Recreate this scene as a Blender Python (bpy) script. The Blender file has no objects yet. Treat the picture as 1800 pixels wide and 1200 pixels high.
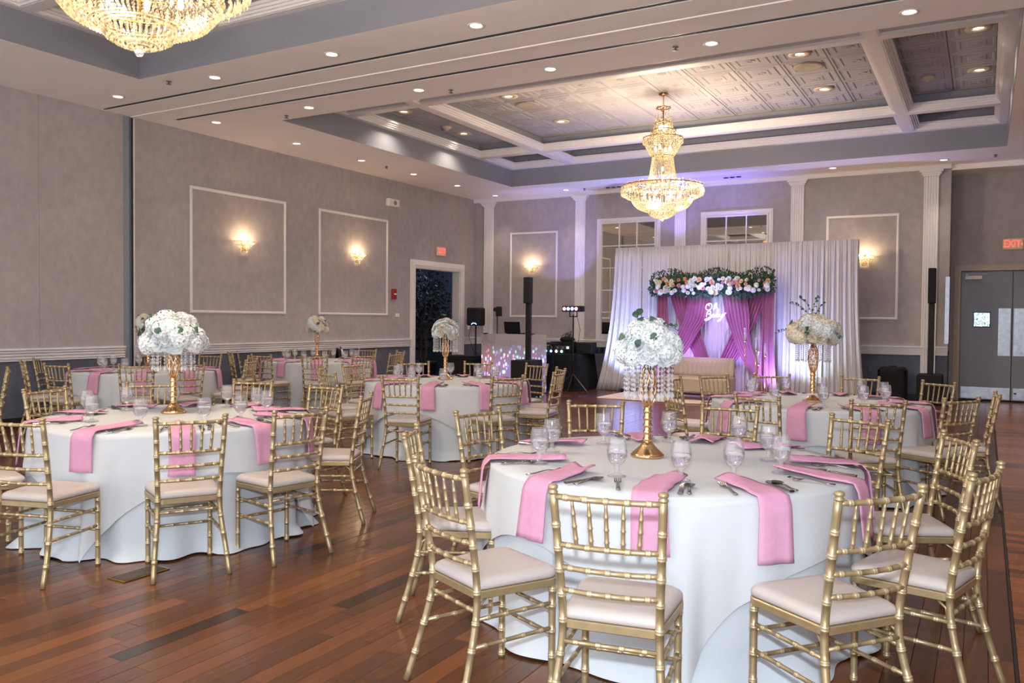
import bpy, math, random
from mathutils import Matrix, Vector
random.seed(7)
PI = math.pi
sin, cos = math.sin, math.cos
C = bpy.context.scene.collection
SC = bpy.context.scene

# ------------------------------------------------------------------ camera
cam_d = bpy.data.cameras.new('camera')
cam_d.sensor_width = 36.0
cam_d.lens = 1458.23 / 1800 * 36.0
cam_d.clip_start = 0.05
cam = bpy.data.objects.new('camera', cam_d)
C.objects.link(cam)
yaw, pitch, roll = 0.517894, 0.02593896, 0.00870848
f_ = Vector((-sin(yaw) * cos(pitch), cos(yaw) * cos(pitch), -sin(pitch)))
r_ = Vector((cos(yaw), sin(yaw), 0))
u_ = r_.cross(f_)
r2 = r_ * cos(roll) + u_ * sin(roll)
u2 = -r_ * sin(roll) + u_ * cos(roll)
CAMH = 1.48
M = Matrix(((r2.x, u2.x, -f_.x, 0), (r2.y, u2.y, -f_.y, 0), (r2.z, u2.z, -f_.z, CAMH), (0, 0, 0, 1)))
cam.matrix_world = M
SC.camera = cam

# ------------------------------------------------------------------ world, exposure
w = bpy.data.worlds.new('world')
SC.world = w
w.use_nodes = True
w.node_tree.nodes['Background'].inputs[0].default_value = (0.96, 0.96, 1.0, 1)
w.node_tree.nodes['Background'].inputs[1].default_value = 1.1
SC.view_settings.view_transform = 'Standard'
SC.view_settings.look = 'None'
SC.view_settings.exposure = 1.03
SC.view_settings.gamma = 1.0
SC.view_settings.use_curve_mapping = False

# ------------------------------------------------------------------ lights
WARM = (1.0, 0.80, 0.57)
SOFT = (1.0, 0.84, 0.66)
def point(name, loc, power, col=WARM, size=0.1):
    d = bpy.data.lights.new(name, 'POINT'); d.energy = power; d.color = col; d.shadow_soft_size = size
    o = bpy.data.objects.new(name, d); o.location = loc; C.objects.link(o); return o
def spot(name, loc, target, power, col=SOFT, ang=90, blend=0.6, size=0.05):
    d = bpy.data.lights.new(name, 'SPOT'); d.energy = power; d.color = col; d.spot_size = math.radians(ang)
    d.spot_blend = blend; d.shadow_soft_size = size
    o = bpy.data.objects.new(name, d); o.location = loc
    o.rotation_euler = (Vector(target) - Vector(loc)).to_track_quat('-Z', 'Y').to_euler(); C.objects.link(o); return o
def area(name, loc, target, power, col, sx, sy=None):
    d = bpy.data.lights.new(name, 'AREA'); d.energy = power; d.color = col; d.size = sx
    if sy: d.shape = 'RECTANGLE'; d.size_y = sy
    o = bpy.data.objects.new(name, d); o.location = loc
    o.rotation_euler = (Vector(target) - Vector(loc)).to_track_quat('-Z', 'Y').to_euler(); C.objects.link(o); return o

K_FLASH, K_CHAND, K_DOWN, K_SCONCE = 64, 50, 24, 3.6
# the photographer's flash just above the camera; bounced fill is added separately below
area('camera_flash', (0.02, -0.05, CAMH + 0.24), (-4.2, 7.4, 1.2), K_FLASH, (0.80, 0.90, 1.0), 0.07)
for cx, cy in ((-4.5, 12.68), (-4.5, 3.29)):
    for a in range(4):
        point('chandelier_bulb_light', (cx + .33 * cos(a * PI / 2 + .4), cy + .33 * sin(a * PI / 2 + .4), 3.52), K_CHAND, WARM, 0.08)
    point('chandelier_bulb_light', (cx, cy, 4.22), K_CHAND * .15, WARM, 0.08)
    point('chandelier_bulb_light', (cx, cy, 4.55), K_CHAND * .08, WARM, 0.06)
DL_X = (-10.24, -8.35, -6.445, -4.53, -2.60, -0.69)
DL = [(x, y) for y in (8.81, 7.16) for x in DL_X] + [(-10.24, y) for y in (10.51, 12.2, 13.84, 15.46, 17.1)]
DL += [(x, 17.05) for x in (-8.35, -2.6, -0.7)]
DL += [(-10.24, 5.5), (-10.24, 3.8), (-10.24, 2.1), (1.25, 5.5), (1.25, 8.81), (1.25, 12.2), (1.25, 15.46), (1.25, 2.1), (1.0, 16.9)]
for x, y in DL:
    spot('downlight_beam', (x, y, 4.40), (x, y, 0), K_DOWN, SOFT, 84, 1.0, 0.05)
TDL = [(-6.75, 11.67), (-6.75, 13.58), (-2.24, 11.67), (-2.24, 13.58), (-0.145, 11.67), (-0.145, 13.58), (-8.85, 11.67), (-8.85, 13.58)]
TDL1 = [(x, y - 9.39) for x, y in TDL]
for x, y in TDL + TDL1:
    spot('coffer_beam', (x, y, 5.02), (x, y, 0), K_DOWN * (1.5 if y > 9 else .4), SOFT, 130, 0.7, 0.05)
SCON = [(-11.1, 10.13, 2.72, 'L'), (-11.1, 13.09, 2.72, 'L'), (-9.49, 17.6, 2.72, 'B'), (-2.08, 17.6, 2.72, 'B')]
for x, y, z, s in SCON:
    dx, dy = (0.13, 0) if s == 'L' else (0, -0.13)
    for k in (-.07, .07):
        point('sconce_light', (x + dx + (k if s == 'B' else 0), y + dy + (k if s == 'L' else 0), z + .07), K_SCONCE, (1, .70, .38), 0.03)
spot('bounce_fill', (.05, -.1, CAMH + .3), (-.6, -.9, 4.45), 500, (.86, .92, 1.0), 110, .9, .05)  # added fill spot, bounced off the ceiling behind the camera
# stage uplights
for x, y, z, tx, ty, tz, p, col in [
    (-6.55, 15.95, .12, -6.4, 16.45, 2.4, 140, (.32, .42, 1)),
    (-6.0, 15.8, .1, -5.9, 16.45, 2.2, 105, (.32, .42, 1)),
    (-4.58, 16.02, .1, -4.58, 16.23, 1.4, 34, (.30, .22, 1)),
    (-5.1, 15.62, .45, -5.25, 16.1, 1.6, 55, (.40, .24, 1)),
    (-4.1, 15.62, .45, -4.05, 16.1, 1.6, 55, (.38, .24, 1)),
    (-3.40, 15.75, .1, -3.4, 16.45, 2.2, 115, (.36, .36, 1)),
    (-2.85, 15.95, .1, -2.8, 16.45, 2.4, 34, (.70, .86, 1))]:
    spot('uplight_beam', (x, y, z), (tx, ty, tz), p, col, 110, 0.9, 0.05)
spot('swag_violet_beam', (-4.55, 14.2, 3.2), (-4.6, 16.1, 1.2), 190, (.30, .24, 1), 48, .9, .05)
spot('garland_light', (-4.4, 14.2, .9), (-4.6, 16.0, 2.1), 80, (.45, .80, 1), 34, 0.9, 0.05)
for x in (-5.9, -4.6):
    spot('wall_wash_beam', (x, 17.15, 3.0), (x, 17.0, 4.4), 36, (.25, .22, 1), 120, 0.9, 0.05)
spot('blue_scanner_beam', (-7.6, 15.9, 1.75), (-8.9, 17.6, 3.75), 60, (.32, .28, 1), 52, 0.25, 0.03)
spot('floor_violet_beam', (-3.0, 14.3, 2.5), (-3.0, 10.6, 0), 260, (.30, .22, 1), 55, 0.9, 0.1)

# ------------------------------------------------------------------ materials
def lin(c):
    return tuple(((v / 255) / 12.92 if v / 255 <= .04045 else ((v / 255 + .055) / 1.055) ** 2.4) for v in c) + (1,)
MATS = {}
def mat(name, col, rough=.6, metal=0, var=.06, nscale=20, bump=0, bscale=60, emit=None, estr=0, trans=0, coat=0, spec=.5, alpha=1, ior=1.45, sheen=0):
    if name in MATS: return MATS[name]
    m = bpy.data.materials.new(name); m.use_nodes = True; nt = m.node_tree; b = nt.nodes['Principled BSDF']
    L = nt.links
    base = lin(col) if max(col) > 1 else tuple(col) + (1,)
    b.inputs['Base Color'].default_value = base
    if var > 0:
        g = nt.nodes.new('ShaderNodeNewGeometry'); n = nt.nodes.new('ShaderNodeTexNoise'); n.inputs['Scale'].default_value = nscale
        n.inputs['Detail'].default_value = 3
        L.new(g.outputs['Position'], n.inputs['Vector'])
        r = nt.nodes.new('ShaderNodeMapRange'); r.inputs[1].default_value = .3; r.inputs[2].default_value = .7
        r.inputs[3].default_value = 1 - var; r.inputs[4].default_value = 1 + var
        L.new(n.outputs['Fac'], r.inputs[0])
        mx = nt.nodes.new('ShaderNodeVectorMath'); mx.operation = 'SCALE'; mx.inputs[0].default_value = base[:3]
        L.new(r.outputs[0], mx.inputs['Scale']); L.new(mx.outputs[0], b.inputs['Base Color'])
    b.inputs['Roughness'].default_value = rough; b.inputs['Metallic'].default_value = metal
    b.inputs['Coat Weight'].default_value = coat; b.inputs['Specular IOR Level'].default_value = spec
    b.inputs['Transmission Weight'].default_value = trans; b.inputs['Alpha'].default_value = alpha; b.inputs['IOR'].default_value = ior
    b.inputs['Sheen Weight'].default_value = sheen
    if emit: b.inputs['Emission Color'].default_value = (lin(emit) if max(emit) > 1 else tuple(emit) + (1,)); b.inputs['Emission Strength'].default_value = estr
    if bump:
        g2 = nt.nodes.new('ShaderNodeNewGeometry'); n2 = nt.nodes.new('ShaderNodeTexNoise'); n2.inputs['Scale'].default_value = bscale
        L.new(g2.outputs['Position'], n2.inputs['Vector'])
        bp = nt.nodes.new('ShaderNodeBump'); bp.inputs['Strength'].default_value = bump; bp.inputs['Distance'].default_value = .01
        L.new(n2.outputs['Fac'], bp.inputs['Height']); L.new(bp.outputs[0], b.inputs['Normal'])
    MATS[name] = m
    return m

def wall_mat(name, c1, c2, scale=1.2):
    m = bpy.data.materials.new(name); m.use_nodes = True; nt = m.node_tree; b = nt.nodes['Principled BSDF']; L = nt.links
    g = nt.nodes.new('ShaderNodeNewGeometry')
    n = nt.nodes.new('ShaderNodeTexNoise'); n.inputs['Scale'].default_value = scale; n.inputs['Detail'].default_value = 6; n.inputs['Roughness'].default_value = .65
    n2 = nt.nodes.new('ShaderNodeTexNoise'); n2.inputs['Scale'].default_value = 9; n2.inputs['Detail'].default_value = 4
    mp = nt.nodes.new('ShaderNodeMapping'); mp.inputs['Scale'].default_value = (1, 1, .7)
    L.new(g.outputs['Position'], n.inputs['Vector']); L.new(g.outputs['Position'], mp.inputs['Vector']); L.new(mp.outputs[0], n2.inputs['Vector'])
    ad = nt.nodes.new('ShaderNodeMath'); ad.operation = 'MULTIPLY_ADD'; ad.inputs[1].default_value = .5
    L.new(n2.outputs['Fac'], ad.inputs[0])
    h = nt.nodes.new('ShaderNodeMath'); h.operation = 'MULTIPLY'; h.inputs[1].default_value = .5; L.new(n.outputs['Fac'], h.inputs[0]); L.new(h.outputs[0], ad.inputs[2])
    cr = nt.nodes.new('ShaderNodeValToRGB'); cr.color_ramp.elements[0].position = .38; cr.color_ramp.elements[1].position = .62
    cr.color_ramp.elements[0].color = lin(c1); cr.color_ramp.elements[1].color = lin(c2)
    L.new(ad.outputs[0], cr.inputs[0]); L.new(cr.outputs[0], b.inputs['Base Color'])
    b.inputs['Roughness'].default_value = .75; b.inputs['Specular IOR Level'].default_value = .25
    bp = nt.nodes.new('ShaderNodeBump'); bp.inputs['Strength'].default_value = .15; bp.inputs['Distance'].default_value = .005
    L.new(n2.outputs['Fac'], bp.inputs['Height']); L.new(bp.outputs[0], b.inputs['Normal'])
    MATS[name] = m
    return m

M_wall = wall_mat('wall_fabric', (160, 153, 154), (172, 165, 166))
M_wains = wall_mat('wainscot_fabric', (86, 90, 104), (100, 104, 118))
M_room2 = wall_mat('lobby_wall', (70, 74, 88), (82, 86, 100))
M_ceil = mat('ceiling_paint', (246, 240, 236), .8, var=.02, nscale=2, spec=.2)
M_trim = mat('white_trim_paint', (226, 222, 222), .45, var=.02)
M_tray = mat('grey_tray_paint', (138, 140, 150), .28, var=.02, nscale=3)
M_tile = mat('ceiling_tile', (168, 164, 168), .7, var=.04, nscale=60)
M_base = mat('dark_baseboard', (38, 34, 34), .5)
M_alu = mat('track_aluminium', (120, 122, 128), .4, .8)
M_blk = mat('matte_black', (14, 14, 16), .6, var=.1)
M_blkcloth = mat('black_cloth', (13, 13, 16), .85, var=.15, bump=.2)
M_grille = mat('black_grille', (20, 20, 22), .7, bump=.5, bscale=300)
M_gold = mat('gold_chair_paint', (172, 152, 116), .37, .55, var=.07, nscale=25)
M_goldr = mat('gold_ring_paint', (208, 190, 150), .34, .6, var=.05, nscale=25)
M_gold2 = mat('polished_rose_gold', (232, 190, 140), .16, 1.0, var=.03)
M_seat = mat('ivory_vinyl', (184, 175, 170), .45, var=.03, nscale=6)
M_cloth = mat('white_tablecloth', (200, 207, 213), .85, var=.02, nscale=5, spec=.2)
M_topper = mat('white_overlay_cloth', (197, 200, 203), .85, var=.015, nscale=5, spec=.2)
M_pink = mat('pink_napkin', (204, 150, 177), .85, var=.04, nscale=30, spec=.2)
M_steel = mat('cutlery_steel', (150, 147, 143), .2, 1.0, var=.0)
M_water = mat('water', (250, 250, 250), .0, trans=1, var=0, ior=1.33)
M_bulb = mat('lit_bulb', (255, 240, 200), .4, var=0, emit=(1.0, .80, .52), estr=9)
M_dlens = mat('downlight_lens', (255, 240, 220), .4, var=0, emit=(1.0, .88, .74), estr=3.5)
M_brass = mat('brass', (190, 150, 80), .25, 1.0)
M_flower = mat('white_petal', (214, 218, 218), .7, var=.04, nscale=40, sheen=.2)
M_cream = mat('cream_petal', (218, 208, 188), .7, var=.06, nscale=40)
M_pinkf = mat('dusty_pink_petal', (196, 136, 156), .7, var=.1, nscale=40)
M_peach = mat('peach_petal', (214, 160, 128), .7, var=.1, nscale=40)
M_leaf = mat('green_leaf', (66, 94, 78), .55, var=.3, nscale=15)
M_dleaf = mat('dark_leaf', (38, 58, 44), .5, var=.3, nscale=15)
M_treeleaf = mat('ficus_leaf', (24, 32, 26), .5, var=.4, nscale=8)
M_bark = mat('tree_bark', (84, 72, 60), .85, var=.2, bump=.5)
M_sheer = mat('white_sheer_drape', (202, 200, 204), .8, var=.03, nscale=3, spec=.2)
M_rose = mat('dusty_rose_drape', (150, 88, 116), .75, var=.05, nscale=6, sheen=.2)
M_sofa = mat('tan_upholstery', (172, 158, 142), .8, var=.05, nscale=40)
M_rug = mat('white_rug', (226, 206, 198), .95, var=.05, nscale=60)
M_door = mat('grey_door_paint', (128, 132, 144), .5, var=.02)
M_ss = mat('brushed_stainless', (158, 162, 170), .36, 1.0, var=.12, nscale=12, bump=.35, bscale=9)
M_mirror = mat('mirror_glass', (215, 212, 205), .015, 1.0, var=0)
M_white = mat('white_plastic', (225, 222, 216), .5)
M_red = mat('red_plastic', (150, 28, 30), .4)
M_neon = mat('neon_white_pink', (255, 240, 250), .4, var=0, emit=(1, .80, .92), estr=1.7)
M_exit = mat('exit_red', (230, 60, 50), .4, var=0, emit=(1, .12, .08), estr=.7)
M_exitface = mat('exit_face', (225, 205, 180), .5, var=0)
M_screen = mat('laptop_black', (20, 20, 24), .3)

def thin_glass(name, tr, gl, df, tint=(1, 1, 1), rough=.02, dcol=(.9, .9, .95), em=0):
    m = bpy.data.materials.new(name); m.use_nodes = True; nt = m.node_tree; L = nt.links
    nt.nodes.remove(nt.nodes['Principled BSDF']); out = nt.nodes['Material Output']
    t = nt.nodes.new('ShaderNodeBsdfTransparent'); t.inputs[0].default_value = tint + (1,)
    g = nt.nodes.new('ShaderNodeBsdfGlossy'); g.inputs['Roughness'].default_value = rough
    d = nt.nodes.new('ShaderNodeBsdfDiffuse'); d.inputs[0].default_value = dcol + (1,)
    lw = nt.nodes.new('ShaderNodeLayerWeight'); lw.inputs['Blend'].default_value = .22
    mr = nt.nodes.new('ShaderNodeMath'); mr.operation = 'MULTIPLY_ADD'; mr.inputs[1].default_value = .55; mr.inputs[2].default_value = gl; mr.use_clamp = True
    L.new(lw.outputs[0], mr.inputs[0])
    a = nt.nodes.new('ShaderNodeMixShader'); a.inputs[0].default_value = df; L.new(t.outputs[0], a.inputs[1]); L.new(d.outputs[0], a.inputs[2])
    b = nt.nodes.new('ShaderNodeMixShader'); L.new(mr.outputs[0], b.inputs[0]); L.new(a.outputs[0], b.inputs[1]); L.new(g.outputs[0], b.inputs[2])
    last = b
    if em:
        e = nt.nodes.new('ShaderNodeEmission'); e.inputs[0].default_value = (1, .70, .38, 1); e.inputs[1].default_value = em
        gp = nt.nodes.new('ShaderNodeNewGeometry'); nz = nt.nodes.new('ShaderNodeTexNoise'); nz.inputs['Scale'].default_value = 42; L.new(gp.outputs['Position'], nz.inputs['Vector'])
        rg = nt.nodes.new('ShaderNodeMapRange'); rg.inputs[1].default_value = .38; rg.inputs[2].default_value = .68; rg.inputs[3].default_value = em * .25; rg.inputs[4].default_value = em * 3.2  # noisy emission paints sparkle into the beads
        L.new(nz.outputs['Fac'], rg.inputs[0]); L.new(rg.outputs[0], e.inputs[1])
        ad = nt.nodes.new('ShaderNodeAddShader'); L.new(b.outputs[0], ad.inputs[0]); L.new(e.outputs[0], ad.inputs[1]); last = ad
    L.new(last.outputs[0], out.inputs[0]); MATS[name] = m
    return m
M_glass = thin_glass('goblet_glass', .9, .05, .11, (.98, .98, 1), .03, (.9, .9, .92))
M_crys = thin_glass('crystal_bead', .6, .18, .42, (1, 1, 1), .04, (.9, .9, .92))
M_chcrys = thin_glass('crystal_painted_sparkle', .5, .04, .62, (1, .93, .80), .14, (.10, .075, .05), .15)
def led(name, c, s): return mat(name, (255, 255, 255), .4, var=0, emit=c, estr=s)
M_ledb = led('led_blue', (.1, .2, 1), 9); M_ledg = led('led_green', (.1, 1, .2), 6); M_ledw = led('led_warm', (1, .7, .6), 6)
M_ledc = led('led_cyan', (.2, .9, 1), 6); M_ledr = led('led_red', (1, .15, .2), 6); M_ledv = led('led_violet', (.5, .2, 1), 6)

def plank_mat():
    m = bpy.data.materials.new('wood_plank'); m.use_nodes = True; nt = m.node_tree; b = nt.nodes['Principled BSDF']; L = nt.links
    at = nt.nodes.new('ShaderNodeAttribute'); at.attribute_name = 'tone'
    g = nt.nodes.new('ShaderNodeNewGeometry')
    mp = nt.nodes.new('ShaderNodeMapping'); mp.inputs['Scale'].default_value = (28, 3.2, 1)
    n = nt.nodes.new('ShaderNodeTexNoise'); n.inputs['Scale'].default_value = 1.4; n.inputs['Detail'].default_value = 5
    L.new(g.outputs['Position'], mp.inputs['Vector']); L.new(mp.outputs[0], n.inputs['Vector'])
    nb = nt.nodes.new('ShaderNodeTexNoise'); nb.inputs['Scale'].default_value = 1.3; nb.inputs['Detail'].default_value = 3
    L.new(g.outputs['Position'], nb.inputs['Vector'])
    a = nt.nodes.new('ShaderNodeMath'); a.operation = 'MULTIPLY_ADD'; a.inputs[1].default_value = .22
    L.new(n.outputs['Fac'], a.inputs[0]); L.new(at.outputs['Fac'], a.inputs[2])
    a2 = nt.nodes.new('ShaderNodeMath'); a2.operation = 'MULTIPLY_ADD'; a2.inputs[1].default_value = .22
    L.new(nb.outputs['Fac'], a2.inputs[0]); L.new(a.outputs[0], a2.inputs[2])
    cr = nt.nodes.new('ShaderNodeValToRGB'); e = cr.color_ramp.elements
    e[0].position = .16; e[0].color = lin((52, 37, 30)); e[1].position = 1.0; e[1].color = lin((172, 104, 52))
    x = e.new(.42); x.color = lin((90, 54, 33)); x = e.new(.66); x.color = lin((124, 74, 40))
    L.new(a2.outputs[0], cr.inputs[0]); L.new(cr.outputs[0], b.inputs['Base Color'])
    b.inputs['Roughness'].default_value = .25; b.inputs['Specular IOR Level'].default_value = .36; b.inputs['Coat Weight'].default_value = .1; b.inputs['Coat Roughness'].default_value = .1
    bp = nt.nodes.new('ShaderNodeBump'); bp.inputs['Strength'].default_value = .06; bp.inputs['Distance'].default_value = .004
    L.new(n.outputs['Fac'], bp.inputs['Height']); L.new(bp.outputs[0], b.inputs['Normal'])
    return m
M_plank = plank_mat()

# ------------------------------------------------------------------ mesh helpers
class MB:
    def __init__(s): s.v = []; s.f = []; s.hi = set(); s.m2 = None
    def add(s, v, f):
        o = len(s.v); s.v += [tuple(p) for p in v]; s.f += [tuple(i + o for i in q) for q in f]; return s
    def box(s, x0, x1, y0, y1, z0, z1, bev=0):
        if bev:
            return s.bbox(x0, x1, y0, y1, z0, z1, bev)
        v = [(x, y, z) for x in (x0, x1) for y in (y0, y1) for z in (z0, z1)]
        return s.add(v, [(0, 1, 3, 2), (4, 6, 7, 5), (0, 4, 5, 1), (2, 3, 7, 6), (0, 2, 6, 4), (1, 5, 7, 3)])
    def bbox(s, x0, x1, y0, y1, z0, z1, b):
        ox = [(x0, x0 + b), (x1, x1 - b)]; 
        v = []; idx = {}
        for i in (0, 1):
            for j in (0, 1):
                for k in (0, 1):
                    X = (x0, x1)[i]; Y = (y0, y1)[j]; Z = (z0, z1)[k]
                    xi = X + (b if i == 0 else -b); yi = Y + (b if j == 0 else -b); zi = Z + (b if k == 0 else -b)
                    for a, p in enumerate(((X, yi, zi), (xi, Y, zi), (xi, yi, Z))):
                        idx[(i, j, k, a)] = len(v); v.append(p)
        I = idx; f = []
        f.append((I[0,0,0,0], I[0,0,1,0], I[0,1,1,0], I[0,1,0,0])); f.append((I[1,0,0,0], I[1,1,0,0], I[1,1,1,0], I[1,0,1,0]))
        f.append((I[0,0,0,1], I[1,0,0,1], I[1,0,1,1], I[0,0,1,1])); f.append((I[0,1,0,1], I[0,1,1,1], I[1,1,1,1], I[1,1,0,1]))
        f.append((I[0,0,0,2], I[0,1,0,2], I[1,1,0,2], I[1,0,0,2])); f.append((I[0,0,1,2], I[1,0,1,2], I[1,1,1,2], I[0,1,1,2]))
        for k in (0, 1):
            f.append((I[0,0,k,0], I[0,0,k,1], I[0,0,k,2])); f.append((I[1,0,k,0], I[1,0,k,1], I[1,0,k,2]))
            f.append((I[0,1,k,0], I[0,1,k,1], I[0,1,k,2])); f.append((I[1,1,k,0], I[1,1,k,1], I[1,1,k,2]))
            for j in (0, 1):
                f.append((I[0,j,k,1], I[1,j,k,1], I[1,j,k,2], I[0,j,k,2]))
            for i in (0, 1):
                f.append((I[i,0,k,0], I[i,1,k,0], I[i,1,k,2], I[i,0,k,2]))
        for i in (0, 1):
            for j in (0, 1):
                f.append((I[i,j,0,0], I[i,j,1,0], I[i,j,1,1], I[i,j,0,1]))
        return s.add(v, f)
    def tube(s, pts, rad, n=8, cap=True, flat=1.0):
        pts = [Vector(p) for p in pts]; N = len(pts)
        if not hasattr(rad, '__len__'): rad = [rad] * N
        up = None; v = []
        for i in range(N):
            t = (pts[min(i + 1, N - 1)] - pts[max(i - 1, 0)])
            t = t.normalized() if t.length > 1e-9 else Vector((0, 0, 1))
            if up is None:
                up = Vector((0, 0, 1)) if abs(t.z) < .9 else Vector((1, 0, 0))
            a = t.cross(up).normalized(); up = a.cross(t).normalized()
            for k in range(n):
                q = 2 * PI * k / n
                v.append(pts[i] + a * cos(q) * rad[i] + up * sin(q) * rad[i] * flat)
        f = []
        for i in range(N - 1):
            for k in range(n):
                f.append((i * n + k, i * n + (k + 1) % n, (i + 1) * n + (k + 1) % n, (i + 1) * n + k))
        if cap: f.append(tuple(range(n - 1, -1, -1))); f.append(tuple((N - 1) * n + k for k in range(n)))
        return s.add(v, f)
    def lathe(s, prof, n=16, c=(0, 0, 0), cap=True):
        v = []; f = []
        for r, z in prof:
            for k in range(n):
                q = 2 * PI * k / n; v.append((c[0] + r * cos(q), c[1] + r * sin(q), c[2] + z))
        for i in range(len(prof) - 1):
            for k in range(n):
                f.append((i * n + k, i * n + (k + 1) % n, (i + 1) * n + (k + 1) % n, (i + 1) * n + k))
        if cap:
            if prof[0][0] > 1e-5: f.append(tuple(range(n - 1, -1, -1)))
            if prof[-1][0] > 1e-5: f.append(tuple((len(prof) - 1) * n + k for k in range(n)))
        return s.add(v, f)
    def grid(s, fn, nu, nv, closeu=False):
        v = [fn(i / nu, j / nv) for j in range(nv + 1) for i in range(nu + (0 if closeu else 1))]
        W = nu if closeu else nu + 1; f = []
        for j in range(nv):
            for i in range(nu):
                a = j * W + i; b = j * W + (i + 1) % W
                f.append((a, b, b + W, a + W))
        return s.add(v, f)
    def octa(s, c, r, h=1.0):
        x, y, z = c
        return s.add([(x + r, y, z), (x, y + r, z), (x - r, y, z), (x, y - r, z), (x, y, z + r * h), (x, y, z - r * h)],
                     [(0, 1, 4), (1, 2, 4), (2, 3, 4), (3, 0, 4), (1, 0, 5), (2, 1, 5), (3, 2, 5), (0, 3, 5)])
    def xf(s, m):
        s.v = [tuple(m @ Vector(p)) for p in s.v]; return s
    def mesh(s, name, m, smooth=False):
        me = bpy.data.meshes.new(name); me.from_pydata(s.v, [], s.f); me.materials.append(m)
        if s.hi:
            me.materials.append(s.m2)
            for i in s.hi: me.polygons[i].material_index = 1
        if smooth: me.polygons.foreach_set('use_smooth', [True] * len(me.polygons))
        me.update(); return me
def link(name, data, parent=None, loc=None, rot=None):
    o = bpy.data.objects.new(name, data); C.objects.link(o)
    if parent: o.parent = parent
    if loc is not None: o.location = loc
    if rot is not None: o.rotation_euler = rot
    return o
def part(name, mb, m, parent=None, smooth=False, loc=None, rot=None, stuff=False, label=None):
    o = link(name, mb.mesh(name, m, smooth), parent, loc, rot)
    if stuff: o['kind'] = 'stuff'
    if label: o['label'] = label
    return o
def tag(o, label, cat, group=None):
    o['label'] = label; o['category'] = cat
    if group: o['group'] = group
    return o
def thing(name, label, cat, loc=(0, 0, 0), rz=0, group=None):
    o = link(name, None, None, loc, (0, 0, rz)); o.empty_display_size = .1
    return tag(o, label, cat, group)
def struct(name, mb, m, parent=None, smooth=False):
    o = part(name, mb, m, parent, smooth)
    if parent is None: o['kind'] = 'structure'
    return o
def copy_tree(o, parent=None):
    c = o.copy(); C.objects.link(c); c.parent = parent
    for ch in o.children: copy_tree(ch, c)
    return c
def weighted(mb, mats_faces): pass
def solidify(o, t, off=0):
    md = o.modifiers.new('thickness', 'SOLIDIFY'); md.thickness = t; md.offset = off; return o

# ------------------------------------------------------------------ room shell
XL, XR, YB, YD, YF, ZC = -11.1, 2.1, 17.6, 18.3, -1.6, 4.45
flo = struct('floor', MB().box(XL, XR, YF, YD + .2, -.2, -.012), M_base)
# planks: those that show largest are objects, the rest are one joined part
def tone():
    t = random.gauss(.25, .075)
    if random.random() < .07: t = -.06
    return min(.5, max(-.08, t))
def tone_sheen(): return tone() + .30  # border planks lightened: flash reflection put into their colour
PL = []
PW = .098
nx = int((0.14 - XL) / PW)
for i in range(nx + 1):
    x0 = max(XL, 0.14 - (i + 1) * PW); x1 = 0.14 - i * PW
    y = YF - random.random() * .8
    while y < YD:
        ln = random.uniform(.55, 1.5); PL.append((x0, x1, max(YF, y), min(YD, y + ln))); y += ln
y = YF
while y < YD:                        # border field laid crosswise on the right
    x = .155 - random.random() * .5
    while x < XR:
        ln = random.uniform(.6, 1.4); PL.append((max(.155, x), min(XR, x + ln), y, min(YD, y + PW))); x += ln
    y += PW
def vis(p):
    cx, cy = (p[0] + p[1]) / 2, (p[2] + p[3]) / 2
    v = Vector((cx, cy, 0)) - Vector((0, 0, CAMH)); d = v.dot(f_)
    if d < .8: return 99
    px = 900 + 1458 * v.dot(r2) / d; py = 600 - 1458 * v.dot(u2) / d
    if px < -60 or px > 1860 or py > 1260: return 90 + d
    hid = 0
    if math.hypot(cx + 1.4, cy - 4.1) < .9 or math.hypot(cx + 5, cy - 3.95) < .9: hid = 40
    return d + hid
PL.sort(key=vis)
def plank_mesh(lst, name):
    mb = MB(); tn = []
    for x0, x1, y0, y1 in lst:
        g = .0008; b = .0015; z = random.uniform(-.0008, 0)
        v = [(x0 + g, y0 + g, -.012), (x1 - g, y0 + g, -.012), (x1 - g, y1 - g, -.012), (x0 + g, y1 - g, -.012),
             (x0 + g, y0 + g, z - b), (x1 - g, y0 + g, z - b), (x1 - g, y1 - g, z - b), (x0 + g, y1 - g, z - b),
             (x0 + g + b, y0 + g + b, z), (x1 - g - b, y0 + g + b, z), (x1 - g - b, y1 - g - b, z), (x0 + g + b, y1 - g - b, z)]
        mb.add(v, [(0, 1, 5, 4), (1, 2, 6, 5), (2, 3, 7, 6), (3, 0, 4, 7), (4, 5, 9, 8), (5, 6, 10, 9), (6, 7, 11, 10), (7, 4, 8, 11), (8, 9, 10, 11)])
        t = tone_sheen() if x1 > .16 else tone(); tn += [t] * 12
    me = mb.mesh(name, M_plank)
    a = me.attributes.new('tone', 'FLOAT', 'POINT'); a.data.foreach_set('value', tn)
    return me
for p in PL[:300]: link('plank', plank_mesh([p], 'plank'), flo)
o = link('planks', plank_mesh(PL[300:], 'planks'), flo); o['kind'] = 'stuff'
part('threshold_strip', MB().box(.141, .154, YF, YD, -.012, .001), M_base, flo)

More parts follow.
